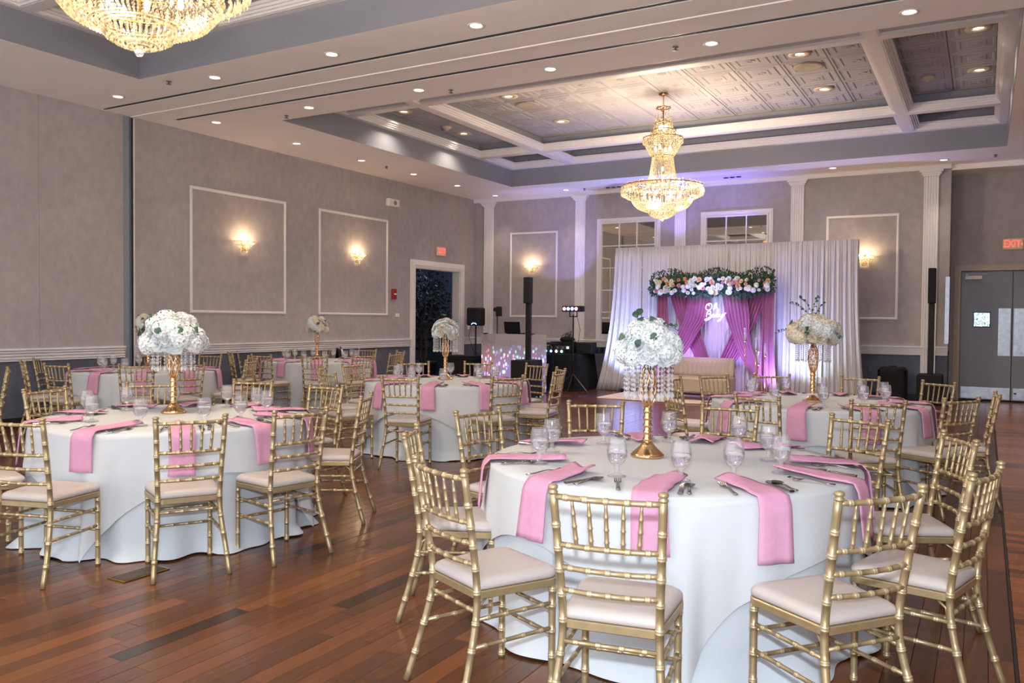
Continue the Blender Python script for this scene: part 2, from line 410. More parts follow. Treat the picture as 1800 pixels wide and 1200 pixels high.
def wall_panel(name, boxes_up, boxes_low):
    m1 = MB(); 
    for b in boxes_up: m1.box(*b)
    w = struct(name, m1, M_wall)
    m2 = MB()
    for b in boxes_low: m2.box(*b)
    if boxes_low: part('wainscot', m2, M_wains, w)
    return w
ZR = .96
D0, D1, DH = 15.06, 16.89, 2.64
wl = wall_panel('wall_left', [(XL - .2, XL, YF, 7.84, ZR, ZC), (XL - .2, XL, 8.03, D0, ZR, ZC), (XL - .2, XL, D0, D1, DH, ZC), (XL - .2, XL, D1, YB + .2, ZR, ZC)],
                [(XL - .2, XL, YF, 7.84, 0, ZR), (XL - .2, XL, 8.03, D0, 0, ZR), (XL - .2, XL, D1, YB + .2, 0, ZR)])
for yy in (4.05, 6.58, 12.9, 15.66):
    part('wallcovering_seam', MB().box(XL, XL + .001, yy, yy + .004, (DH + .15 if D0 - .2 < yy < D1 + .2 else ZR + .09), ZC), mat('seam_grey', (136, 130, 134), .8), wl)
wb = wall_panel('wall_back', [(XL - .2, -.6, YB, YD + .2, ZR, ZC)], [(XL - .2, -.6, YB, YD + .2, 0, ZR)])
wr = wall_panel('wall_recess', [(-.6, -.42, YD, YD + .2, 0, 4.35), (-.42, 1.33, YD, YD + .2, 2.5, 4.35), (1.33, XR, YD, YD + .2, 0, 4.35)], [])
part('light_stop_backing', MB().box(-.6, XR, YD + .2, YD + .3, 0, 4.5), M_base, wr)  # unseen panel added behind the doors to stop world light leaking through
wall_panel('wall_right', [(XR, XR + .2, YF, YD + .2, ZR, ZC)], [(XR, XR + .2, YF, YD + .2, 0, ZR)])
# front wall left out behind the camera so added world light fills the hall
# dark vertical partition pocket in the left wall
mb = MB().box(XL - .2, XL - .012, 7.84, 8.03, 0, ZC)
pk = struct('trim_1', mb, mat('pocket_grey', (128, 136, 148), .45))
part('jamb_strip', MB().box(XL - .05, XL + .004, 7.955, 7.968, 0, ZC), M_wains, pk)
part('jamb_strip', MB().box(XL - .05, XL + .006, 7.985, 7.998, 0, ZC), M_base, pk)
part('jamb_strip', MB().box(XL - .05, XL + .002, 8.01, 8.03, 0, ZC), M_trim, pk)

def rail(name, axis, a0, a1, fixed, sgn):
    # fluted chair rail: stacked steps
    mb = MB()
    for z0, z1, d in ((.878, .893, .034), (.893, .907, .003), (.907, .931, .038), (.931, .947, .003), (.947, .971, .040), (.971, .987, .003), (.987, 1.009, .044), (1.009, 1.021, .004), (1.021, 1.047, .060)):
        if axis == 'y': mb.box(min(fixed, fixed + sgn * d), max(fixed, fixed + sgn * d), a0, a1, z0, z1)
        else: mb.box(a0, a1, min(fixed, fixed + sgn * d), max(fixed, fixed + sgn * d), z0, z1)
    return struct(name, mb, M_trim)
n = 2
for a0, a1 in ((YF, 7.84), (8.03, 14.89), (17.06, 17.6)):
    rail('trim_%d' % n, 'y', a0, a1, XL, 1); n += 1
for a0, a1 in ((-11.1, -7.8), (-7.8, -.6)):
    rail('trim_%d' % n, 'x', a0, a1, YB, -1); n += 1
rail('trim_%d' % n, 'y', YF, YD, XR, -1); n += 1
for i, (x0, x1, y0, y1, nm) in enumerate([(XL, XL + .015, YF, 7.84, 'left'), (XL, XL + .015, 8.03, 14.89, 'left_far'), (XL, -.6, YB - .015, YB, 'back'), (-.6, -.56, YB, YD, 'recess_side'), (XR - .015, XR, YF, YD, 'right')]):
    struct('baseboard_' + nm, MB().box(x0, x1, y0, y1, 0, .13), M_base)

def picture_frame(axis, a0, a1, z0, z1, fixed, sgn):
    global n
    mb = MB(); w_ = .045; d = .02
    def bx(u0, u1, za, zb, dd):
        if axis == 'y': mb.box(min(fixed, fixed + sgn * dd), max(fixed, fixed + sgn * dd), u0, u1, za, zb)
        else: mb.box(u0, u1, min(fixed, fixed + sgn * dd), max(fixed, fixed + sgn * dd), za, zb)
    for k, (ww, dd) in enumerate(((w_, .012), (w_ * .5, .024))):
        o_ = (w_ - ww) / 2
        bx(a0 + o_, a0 + o_ + ww, z0 + o_, z1 - o_, dd); bx(a1 - o_ - ww, a1 - o_, z0 + o_, z1 - o_, dd)
        bx(a0 + o_ + ww, a1 - o_ - ww, z0 + o_, z0 + o_ + ww, dd); bx(a0 + o_ + ww, a1 - o_ - ww, z1 - o_ - ww, z1 - o_, dd)
    o = struct('trim_%d' % n, mb, M_trim); n += 1
    return o
picture_frame('y', 9.02, 11.12, 1.55, 3.59, XL, 1)
picture_frame('y', 11.98, 14.09, 1.55, 3.58, XL, 1)
picture_frame('x', -10.10, -8.81, 1.55, 3.60, YB, -1)
picture_frame('x', -2.80, -1.47, 1.55, 3.60, YB, -1)

# pilasters with fluting and flared capitals
for k, x in enumerate((-10.70, -8.21, -5.81, -3.36, -.93)):
    mb = MB(); hw = .125
    prof = [(-hw, 0), (-hw, -.05)]
    for j in range(5):
        c = -hw + .035 + j * (2 * hw - .07) / 4
        prof += [(c - .014, -.05), (c - .007, -.035), (c + .007, -.035), (c + .014, -.05)]
    prof += [(hw, -.05), (hw, 0)]
    m_ = len(prof)
    v = [(x + px_, YB + py_, z) for z in (0, 4.26) for px_, py_ in prof]
    mb.add(v, [(i, i + 1, m_ + i + 1, m_ + i) for i in range(m_ - 1)])
    mb.box(x - hw - .02, x + hw + .02, YB - .07, YB, 0, .16)
    for z0, z1, e in ((4.26, 4.29, .02), (4.29, 4.33, .045), (4.33, 4.37, .075)):
        mb.box(x - hw - e, x + hw + e, YB - .05 - e, YB, z0, z1)
    struct('trim_%d' % n, mb, M_trim); n += 1
mb = MB().box(XL, -.6, YB - .10, YB, 4.37, ZC)
struct('trim_%d' % n, mb, M_trim); n += 1

# wall end at the recess: thin steel guard
gp = struct('trim_%d' % n, MB().box(-.66, -.59, YB - .008, YB, 1.1, 2.36, 0), M_ss); n += 1

# ------------------------------------------------------------------ ceiling
ce = MB()
T1 = (-9.26, .26, -.2, 6.775); T2 = (-9.26, .26, 9.19, 16.16)
def slab(x0, x1, y0, y1, z0=ZC, z1=ZC + .3): ce.box(x0, x1, y0, y1, z0, z1)
slab(XL - .2, XR + .2, YF - .2, T1[2]); slab(XL - .2, T1[0], T1[2], T1[3]); slab(T1[1], XR + .2, T1[2], T1[3])
slab(XL - .2, XR + .2, T1[3], 7.47)
slab(XL - .2, XR + .2, 7.55, 8.385, ZC, ZC + .3)
slab(XL - .2, -10.68, 8.385, 8.47); slab(XL - .2, XR + .2, 8.47, T2[2])
slab(XL - .2, T2[0], T2[2], T2[3]); slab(T2[1], XR + .2, T2[2], T2[3]); slab(XL - .2, XR + .2, T2[3], 17.42)
slab(XL - .2, XR + .2, 17.46, YD + .4); slab(-.6, XR, YB, YD, 4.35, 4.5)
cei = struct('ceiling', ce, M_ceil)
# partition tracks recessed in the ceiling
for y0, y1, x0 in ((7.47, 7.55, XL), (8.385, 8.47, -10.68), (17.42, 17.46, XL)):
    part('track_slot', MB().box(x0, XR, y0, y1, ZC + .06, ZC + .12), M_base, cei)
    if y0 < 17:
        part('track_channel', MB().box(x0, XR, y0 + .008, y0 + .022, ZC + .004, ZC + .06).box(x0, XR, y1 - .022, y1 - .008, ZC + .004, ZC + .06), M_alu, cei)
        mb = MB(); xx = -9.6 + random.random()
        while xx < XR: mb.box(xx, xx + .03, y0 + .022, y1 - .022, ZC + .01, ZC + .03); xx += 1.25
        part('track_clip', mb, M_alu, cei)
part('ceiling_bead', MB().box(XL, XR, 7.955, 8.0, ZC - .012, ZC).box(XL, XR, 8.0, 8.008, ZC - .004, ZC), M_ceil, cei)

# tray coffers
ZB, ZT = 4.82, 5.09
def tray(T, k):
    x0, x1, y0, y1 = T
    cx, cy = -4.5, (y0 + y1) / 2
    fa = MB()
    fa.box(x0 - .05, x0 + .006, y0 - .05, y1 + .05, ZC + .001, ZT + .2); fa.box(x1 - .006, x1 + .05, y0 - .05, y1 + .05, ZC + .001, ZT + .2)
    fa.box(x0, x1, y0 - .05, y0 + .006, ZC + .001, ZT + .2); fa.box(x0, x1, y1 - .006, y1 + .05, ZC + .001, ZT + .2)
    par = part('tray_fascia', fa, M_tray, cei)
    bx_ = [x0, -7.78, -1.22, x1]; by_ = [y0, cy - 2.03, cy + 2.03, y1]
    # beams: half width of the body
    hb = .075
    spans_x = [(x0, x0 + .10), (-7.78 - hb, -7.78 + hb), (-1.22 - hb, -1.22 + hb), (x1 - .10, x1)]
    spans_y = [(y0, y0 + .10), (by_[1] - hb, by_[1] + hb), (by_[2] - hb, by_[2] + hb), (y1 - .10, y1)]
    bm = MB()
    for a, b in spans_x: bm.box(a, b, y0, y1, ZB, ZB + .04)
    for a, b in spans_y: bm.box(x0, x1, a, b, ZB - .0005, ZB + .0395)
    part('beam', bm, M_trim, cei)
    body = MB()
    for a, b in spans_x: body.box(a + .0, b - .0, y0, y1, ZB + .04, ZT)
    for a, b in spans_y: body.box(x0, x1, a, b, ZB + .04, ZT - .001)
    part('coffer_wall', body, M_tray, cei)
    # stepped moulding round the inside of every coffer cell
    for i in range(3):
        for j in range(3):
            a0 = spans_x[i][1]; a1 = spans_x[i + 1][0]; b0 = spans_y[j][1]; b1 = spans_y[j + 1][0]
            mo = MB()
            for z0_, z1_, e in ((ZB + .004, ZB + .030, .022), (ZB + .030, ZB + .058, .046), (ZB + .058, ZB + .088, .070), (ZB + .088, ZB + .125, .098)):
                mo.box(a0 - .0, a0 + e, b0, b1, z0_, z1_); mo.box(a1 - e, a1 + .0, b0, b1, z0_, z1_)
                mo.box(a0 + e, a1 - e, b0, b0 + e, z0_, z1_); mo.box(a0 + e, a1 - e, b1 - e, b1, z0_, z1_)
            part('coffer_moulding', mo, M_trim, cei)
    part('coffer_backing', MB().box(x0, x1, y0, y1, ZT + .03, ZT + .06), M_tray, cei)
    # tin-style tiles
    def tile_mesh(w_, d_):
        mb = MB(); g = .006
        def ring(r0, z0, r1, z1):
            a = w_ / 2 - g - r0; b = d_ / 2 - g - r0; c = w_ / 2 - g - r1; e = d_ / 2 - g - r1
            v = [(-a, -b, z0), (a, -b, z0), (a, b, z0), (-a, b, z0), (-c, -e, z1), (c, -e, z1), (c, e, z1), (-c, e, z1)]
            mb.add(v, [(0, 1, 5, 4), (1, 2, 6, 5), (2, 3, 7, 6), (3, 0, 4, 7)])
        m = min(w_, d_)
        st = [(0, .0), (.03, 0), (.045, .010), (.085, .014), (.10, .003), (.125, .003), (.14, .012), (.20, .012), (.212, .004)]
        st = [(r * m / .64, z) for r, z in st]
        for (r0, z0), (r1, z1) in zip(st, st[1:]): ring(r0, z0, r1, z1)
        r1, z1 = st[-1]; c = w_ / 2 - g - r1; e = d_ / 2 - g - r1
        mb.add([(-c, -e, z1), (c, -e, z1), (c, e, z1), (-c, e, z1)], [(0, 1, 2, 3)])
        mb.lathe([(.068, z1 + .0), (.06, z1 - .008), (.045, z1 - .008), (.038, z1 - .002), (.02, z1 - .003), (.008, z1 - .009), (.0, z1 - .009)], 10, cap=False)
        # skirt up so that the joints read as gaps
        a = w_ / 2 - g; b = d_ / 2 - g
        mb.add([(-a, -b, 0), (a, -b, 0), (a, b, 0), (-a, b, 0), (-a, -b, .03), (a, -b, .03), (a, b, .03), (-a, b, .03)], [(0, 1, 5, 4), (1, 2, 6, 5), (2, 3, 7, 6), (3, 0, 4, 7)])
        return mb.mesh('ceiling_tile', M_tile)
    cells = []
    for i in range(3):
        for j in range(3):
            a0 = spans_x[i][1]; a1 = spans_x[i + 1][0]; b0 = spans_y[j][1]; b1 = spans_y[j + 1][0]
            nx_ = max(1, round((a1 - a0) / .64)); ny_ = max(1, round((b1 - b0) / .64))
            w_ = (a1 - a0) / nx_; d_ = (b1 - b0) / ny_
            me = tile_mesh(w_, d_)
            for p in range(nx_):
                for q in range(ny_):
                    cells.append((me, a0 + (p + .5) * w_, b0 + (q + .5) * d_))
    return cells
c2 = tray(T2, 2)
for me, x, y in c2: link('ceiling_tile', me, cei, (x, y, ZT))
c1 = tray(T1, 1)
for me, x, y in c1: link('ceiling_tile', me, cei, (x, y, ZT))

# ------------------------------------------------------------------ ceiling fittings
dl_trim = MB().lathe([(.088, -.001), (.09, -.008), (.078, -.011), (.062, -.004), (.058, .01)], 20, cap=False).mesh('trim_ring', M_white, True)
dl_lens = MB().lathe([(.0, -.004), (.04, -.0045), (.06, -.001)], 16, cap=False).mesh('lens', M_dlens, True)
def downlight(x, y, z, label, group):
    t = thing('downlight', label, 'ceiling light', (x, y, z), 0, group)
    link('trim_ring', dl_trim, t); link('lens', dl_lens, t); return t
COLN = ['leftmost', 'second from left', 'third from left', 'fourth from left', 'fifth from left', 'rightmost']
for i, x in enumerate(DL_X):
    downlight(x, 8.81, ZC, 'recessed downlight, %s in the row just behind the double ceiling track' % COLN[i], 'downlights behind the ceiling track')
for i, x in enumerate(DL_X[:4]):
    downlight(x, 7.16, ZC, 'recessed downlight, %s in the row in front of the ceiling track' % COLN[i], 'downlights before the ceiling track')
for i, y in enumerate((10.51, 12.2, 13.84, 15.46, 17.1)):
    downlight(-10.24, y, ZC, 'recessed downlight in the left wall row, %s from the ceiling track' % ['first', 'second', 'third', 'fourth', 'last'][i], 'downlights along the left wall')
downlight(-8.35, 17.08, ZC, 'recessed downlight above the second fluted pilaster on the back wall', 'downlights along the back wall')
downlight(-2.6, 16.95, ZC, 'recessed downlight above the right end of the white drape', 'downlights along the back wall')
downlight(-.71, 17.0, ZC, 'recessed downlight above the rightmost fluted pilaster', 'downlights along the back wall')
dl2 = MB().lathe([(.15, -.001), (.15, -.012), (.075, -.016), (.07, .0)], 20, cap=False).mesh('trim_ring', mat('cream_ring', (205, 190, 165), .5), True)
TN = ['on the left tile field near side', 'on the left tile field far side', 'on the right of the big tile field, near', 'on the right of the big tile field, far', 'in the narrow right coffer, near', 'in the narrow right coffer, far', 'in the narrow left coffer, near', 'in the narrow left coffer, far']
for (x, y), s in zip(TDL, TN):
    t = thing('downlight', 'gold-rimmed downlight %s' % s, 'ceiling light', (x, y, ZT - .002), 0, 'downlights in the tiled tray ceiling')
    link('trim_ring', dl2, t); link('lens', dl_lens, t)
spk = MB().lathe([(.0, -.012), (.16, -.012), (.19, -.02), (.2, -.008), (.2, .0)], 28, cap=False).mesh('speaker_grille', mat('speaker_beige', (170, 160, 145), .6), True)
for x, s in ((-6.75, 'left'), (-2.24, 'right')):
    tag(link('ceiling_speaker', spk, None, (x, 12.3, ZT)), 'round beige ceiling speaker grille on the %s half of the tiled tray' % s, 'speaker')
for x, y, z, s in ((-9.0, 7.0, ZC, 'in front of the track at the left'), (-2.97, 8.73, ZC, 'beside the fifth downlight behind the track'), (-8.97, 9.0, ZC, 'at the near left tray corner'), (-6.07, 9.0, ZC, 'at the near edge of the far tray'), (.1, 16.9, ZC, 'above the grey double doors'), (-7.9, 17.1, ZC, 'beside the back wall downlight'), (-8.95, 13.0, ZT - .01, 'in the narrow left coffer'), (-10.2, 12.9, ZC, 'between two left wall downlights')):
    mb = MB().lathe([(.03, 0), (.034, -.008), (.012, -.012), (.01, -.035), (.03, -.037), (.03, -.040), (.0, -.040)], 10)
    tag(part('sprinkler_head', mb, M_alu, None, True, (x, y, z)), 'small metal sprinkler head %s' % s, 'sprinkler')
for x, y, s in ((-.8, 13.63, 'in the narrow right coffer'), (-8.82, 12.95, 'in the narrow left coffer')):
    mb = MB().lathe([(.09, 0), (.09, -.03), (.06, -.05), (.04, -.055), (.03, -.08), (.0, -.085)], 16)
    tag(part('smoke_detector', mb, mat('detector_cream', (200, 185, 160), .5), None, True, (x, y, ZT - .0)), 'cream smoke detector %s' % s, 'smoke detector')
for x, y, s in ((-7.37, 17.2, 'above the left mirror'), (-4.7, 17.1, 'above the second mirror')):
    mb = MB()
    for k in range(3): mb.lathe([(.05, 0), (.055, -.01), (.03, -.012), (.0, -.005)], 12, (k * .13, 0, 0))
    tag(part('ceiling_vent', mb, M_blk, None, True, (x, y, ZC)), 'row of small dark ceiling spot openings %s' % s, 'vent')

# ------------------------------------------------------------------ chandeliers
def beads(mb, fn, ns, nb, r, h=1.25, jit=0):
    for i in range(ns):
        for j in range(nb):
            p = fn(2 * PI * i / ns, j / max(1, nb - 1))
            mb.octa(p, r * (1 + random.uniform(-jit, jit)), h)
def interp(prof, t):
    x = t * (len(prof) - 1); i = min(int(x), len(prof) - 2); f = x - i
    return (prof[i][0] * (1 - f) + prof[i + 1][0] * f, prof[i][1] * (1 - f) + prof[i + 1][1] * f)
def surf(prof):
    def fn(a, t):
        r, z = interp(prof, t); return (r * cos(a), r * sin(a), z)
    return fn
def make_chandelier():
    root = thing('chandelier', 'x', 'chandelier', (0, 0, 0))
    part('canopy', MB().lathe([(.0, 5.09), (.075, 5.085), (.08, 5.07), (.05, 5.055), (.015, 5.05), (.0, 5.045)], 20), M_brass, root, True)
    mb = MB()
    for k in range(8):
        z = 5.05 - k * .026
        mb.tube([(.011 * cos(q) * (1 if k % 2 else 0), .011 * cos(q) * (0 if k % 2 else 1), z - .013 + .018 * sin(q)) for q in [2 * PI * j / 8 for j in range(9)]], .0028, 5)
    part('chain', mb, M_brass, root, True)
    fr = MB()
    for r, z in ((.11, 4.86), (.13, 4.62), (.20, 4.50), (.31, 4.38), (.17, 4.09), (.25, 3.64), (.645, 3.62), (.48, 3.42), (.205, 3.25)):
        fr.tube([(r * cos(q), r * sin(q), z) for q in [2 * PI * j / 36 for j in range(37)]], .008, 5)
    fr.tube([(0, 0, 4.87), (0, 0, 3.3)], .012, 8)
    for k in range(6):
        q = k * PI / 3
        fr.tube([(0, 0, 3.66), (.35 * cos(q), .35 * sin(q), 3.60), (.645 * cos(q), .645 * sin(q), 3.62)], .006, 5)
        fr.tube([(0, 0, 4.4), (.31 * cos(q), .31 * sin(q), 4.38)], .005, 5)
    part('brass_frame', fr, M_brass, root, True)
    cr = MB()
    for k in range(6):   # crown scrolls at the top
        q = k * PI / 3
        cr.tube([(.02 * cos(q), .02 * sin(q), 4.80), (.06 * cos(q), .06 * sin(q), 4.88), (.12 * cos(q), .12 * sin(q), 4.87), (.11 * cos(q), .11 * sin(q), 4.83)], .005, 5)
    part('crown', cr, M_brass, root, True)
    def st(name, fn, ns, nb, r, h=1.25):
        mb = MB(); beads(mb, fn, ns, nb, r, h, .1)
        o = part(name, mb, M_chcrys, root); o['kind'] = 'stuff'; return o
    def fringe(name, R, z0, nb, ns, r, dx=0):
        mb = MB(); ns = int(ns * .62)
        for i in range(ns):
            a = 2 * PI * i / ns; c = (R * cos(a), R * sin(a)); top = z0 + .012 * (i % 2)
            for j in range(2): mb.octa((c[0], c[1], top - j * r * 2.2), r * .8, 1.1)
            mb.octa((c[0], c[1], top - dx * .75), r * 1.35, max(2.0, dx * .42 / (r * 1.35)))
        o = part(name, mb, M_chcrys, root); o['kind'] = 'stuff'
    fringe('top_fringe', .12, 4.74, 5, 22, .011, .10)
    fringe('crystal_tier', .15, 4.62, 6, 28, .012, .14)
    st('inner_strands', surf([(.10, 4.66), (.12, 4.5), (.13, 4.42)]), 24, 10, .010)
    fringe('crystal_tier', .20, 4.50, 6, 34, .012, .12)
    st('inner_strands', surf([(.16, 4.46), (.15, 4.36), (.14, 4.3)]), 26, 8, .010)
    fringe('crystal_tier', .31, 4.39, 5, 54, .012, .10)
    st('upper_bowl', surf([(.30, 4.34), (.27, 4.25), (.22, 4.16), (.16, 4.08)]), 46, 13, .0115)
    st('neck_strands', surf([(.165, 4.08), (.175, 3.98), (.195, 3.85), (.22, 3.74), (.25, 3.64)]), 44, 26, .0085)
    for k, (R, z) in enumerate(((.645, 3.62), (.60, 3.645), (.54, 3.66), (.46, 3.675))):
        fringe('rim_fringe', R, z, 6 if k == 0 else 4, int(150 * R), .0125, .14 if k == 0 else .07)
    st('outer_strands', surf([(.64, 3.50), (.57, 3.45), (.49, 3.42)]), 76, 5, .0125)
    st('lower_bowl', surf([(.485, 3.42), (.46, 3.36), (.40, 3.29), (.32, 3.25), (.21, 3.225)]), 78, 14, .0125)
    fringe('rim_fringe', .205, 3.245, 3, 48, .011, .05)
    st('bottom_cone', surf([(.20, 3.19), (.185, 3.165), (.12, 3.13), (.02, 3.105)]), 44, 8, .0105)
    part('crystal_ball', MB().lathe([(.0, -.028), (.014, -.024), (.024, -.012), (.027, 0), (.024, .012), (.014, .024), (.0, .028)], 14, (0, 0, 3.085)), M_crys, root, True)
    for k in range(8):
        q = k * PI / 4
        link('bulb', bulb_me, root, (.30 * cos(q), .30 * sin(q), 3.47))
    for k in range(4):
        q = k * PI / 2
        link('bulb', bulb_me, root, (.12 * cos(q), .12 * sin(q), 4.22)); link('bulb', bulb_me, root, (.05 * cos(q), .05 * sin(q), 4.55))
    link('bulb', bulb_me, root, (0, 0, 3.9)); link('bulb', bulb_me, root, (0, 0, 3.75))
    return root
bulb_me = MB().lathe([(.0, -.035), (.012, -.03), (.018, -.01), (.02, .01), (.012, .03), (.003, .045)], 10).mesh('bulb', M_bulb, True)
ch = make_chandelier()
ch['label'] = 'tall tiered crystal chandelier hanging from the far tiled tray ceiling, seen whole'; ch.location = (-4.5, 12.68, 0)
ch['group'] = 'crystal chandeliers'
ch2 = copy_tree(ch); ch2.location = (-4.5, 3.29, 0); ch2['label'] = 'crystal chandelier cut by the top edge of the photo, only its bowls showing'

# ------------------------------------------------------------------ sconces
def make_sconce():
    root = thing('wall_sconce', 'x', 'wall lamp', (0, 0, 0), 0, 'crystal wall sconces')
    part('back_plate', MB().box(-.05, .05, -.02, 0, -.10, .10, .006), M_brass, root)
    fr = MB()
    for r, z in ((.22, .06), (.17, .0), (.08, -.05)):
        fr.tube([(r * cos(q), -.01 - r * .75 * sin(q), z) for q in [PI * j / 16 for j in range(17)]], .006, 5)
    part('brass_frame', fr, M_brass, root, True)
    mb = MB()
    for i in range(26):
        q = PI * i / 25
        for j in range(7):
            t = j / 6; r = .22 - .13 * t; mb.octa((r * cos(q), -.01 - r * .75 * sin(q), .06 - .11 * t), .0095, 1.4)
    for i in range(12):
        q = PI * i / 11
        for j in range(5): mb.octa((.075 * cos(q), -.01 - .06 * sin(q), -.06 - .016 * j), .008, 1.2)
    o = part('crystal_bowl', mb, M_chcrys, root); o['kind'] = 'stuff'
    for x in (-.08, .08): link('bulb', bulb_me, root, (x, -.09, .07))
    return root
s0 = make_sconce()
for k, (x, y, z, s) in enumerate(SCON):
    o = s0 if k == 0 else copy_tree(s0)
    o.location = (x, y, z); o.rotation_euler = (0, 0, PI / 2 if s == 'L' else 0)
    o['label'] = ['lit crystal sconce in the nearer wall frame on the left wall', 'lit crystal sconce in the farther wall frame on the left wall', 'lit crystal sconce on the back wall above the black column speaker', 'lit crystal sconce beside the right end of the white drape'][k]

# ------------------------------------------------------------------ mirrors with muntins
def mirror(x0, x1, z0, z1, cols, rows, label):
    root = thing('wall_mirror', label, 'mirror', ((x0 + x1) / 2, YB, z0))
    hw = (x1 - x0) / 2; H = z1 - z0; fw = .125
    fr = MB()
    for w_, d in ((.0, .03), (.03, .05), (.06, .035), (.095, .05)):
        e = .03 if w_ < .09 else .03
        a, b = w_, w_ + e
        fr.box(-hw + a, -hw + b, -d, 0, a, H - a); fr.box(hw - b, hw - a, -d, 0, a, H - a)
        fr.box(-hw + b, hw - b, -d, 0, a, b); fr.box(-hw + b, hw - b, -d, 0, H - b, H - a)
    part('mirror_frame', fr, M_trim, root)
    part('sill', MB().box(-hw - .03, hw + .03, -.07, 0, -.04, 0), M_trim, root)
    iw = hw - fw; ih0 = fw; ih1 = H - fw
    for i in range(cols):
        for j in range(rows):
            xa = -iw + 2 * iw * i / cols; xb = -iw + 2 * iw * (i + 1) / cols
            za = ih0 + (ih1 - ih0) * j / rows; zb = ih0 + (ih1 - ih0) * (j + 1) / rows
            part('pane', MB().box(xa + .001, xb - .001, -.013, -.008, za + .001, zb - .001), M_mirror, root)
    mu = MB()
    for i in range(1, cols): x = -iw + 2 * iw * i / cols; mu.box(x - .012, x + .012, -.03, -.0135, ih0, ih1)
    for j in range(1, rows): z = ih0 + (ih1 - ih0) * j / rows; mu.box(-iw, iw, -.029, -.0135, z - .012, z + .012)
    part('muntin', mu, M_trim, root)
    return root
mirror(-7.79, -6.27, 1.05, 3.81, 3, 5, 'tall white-framed paned mirror left of the drape, part behind it')
mirror(-5.36, -3.84, 1.05, 3.83, 3, 5, 'white-framed paned mirror rising behind the middle of the drape')

# ------------------------------------------------------------------ left doorway + lobby beyond
cas = MB()
for a, b, d in ((0, .05, .03), (.05, .11, .045), (.11, .17, .03)):
    cas.box(XL, XL + d, D0 - b, D0 - a, 0, DH + b); cas.box(XL, XL + d, D1 + a, D1 + b, 0, DH + b); cas.box(XL, XL + d, D0 - a, D1 + a, DH + a, DH + b)
cas.box(XL - .2, XL, D0 - .01, D0 + .02, 0, DH); cas.box(XL - .2, XL, D1 - .02, D1 + .01, 0, DH); cas.box(XL - .2, XL, D0, D1, DH - .02, DH + .01)
struct('door_1', cas, M_trim)
lob = MB()
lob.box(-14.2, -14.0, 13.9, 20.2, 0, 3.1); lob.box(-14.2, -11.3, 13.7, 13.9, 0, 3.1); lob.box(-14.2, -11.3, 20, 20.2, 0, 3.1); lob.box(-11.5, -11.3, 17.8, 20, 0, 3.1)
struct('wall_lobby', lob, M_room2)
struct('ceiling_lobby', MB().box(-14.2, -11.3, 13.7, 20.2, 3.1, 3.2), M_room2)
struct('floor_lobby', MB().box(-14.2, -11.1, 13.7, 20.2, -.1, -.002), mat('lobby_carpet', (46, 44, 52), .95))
mb = MB()
for z0, z1, d in ((.88, .92, .02), (.92, .99, .035), (.99, 1.04, .05)): mb.box(-14, -14 + d, 13.9, 20, z0, z1); mb.box(-14, -11.5, 20 - d, 20, z0, z1)
struct('trim_%d' % n, mb, M_room2); n += 1
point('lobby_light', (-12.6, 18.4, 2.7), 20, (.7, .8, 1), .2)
# tree
tr = thing('potted_tree', 'dark leafy ficus tree in a black pot inside the left doorway', 'tree', (-12.0, 16.62, 0))
part('planter', MB().lathe([(.24, 0), (.3, .05), (.36, .40), (.38, .44), (.36, .45), (.33, .40), (.0, .38)], 24), M_blk, tr, True)
mb = MB(); tips = []
for k in range(5):
    a = k * 1.3; p = [Vector((.04 * cos(a), .04 * sin(a), .38))]
    for j in range(8): p.append(p[-1] + Vector((random.uniform(-.05, .05) + .02 * cos(a), random.uniform(-.05, .05) + .02 * sin(a), .2)))
    mb.tube(p, [.03 - .0028 * j for j in range(9)], 7); tips += p[3:]
part('trunk', mb, M_bark, tr, True)
mb = MB()
for k in range(3400):
    b = random.choice(tips); t = random.random()
    h = random.gauss(1.75, .48); h = min(2.95, max(.75, h))
    R = .70 * math.sqrt(max(.05, 1 - ((h - 1.85) / 1.2) ** 2))
    a = random.uniform(0, 2 * PI); r = R * math.sqrt(random.random())
    c = Vector((r * cos(a), r * sin(a), h)); d = Vector((random.uniform(-1, 1), random.uniform(-1, 1), random.uniform(-1, .3))).normalized(); s = d.cross(Vector((random.random(), random.random(), random.random()))).normalized()
    l = random.uniform(.05, .09)
    mb.add([c, c + d * l * .5 + s * l * .28, c + d * l, c + d * l * .5 - s * l * .28], [(0, 1, 2, 3)])
part('foliage', mb, M_treeleaf, tr, stuff=True)

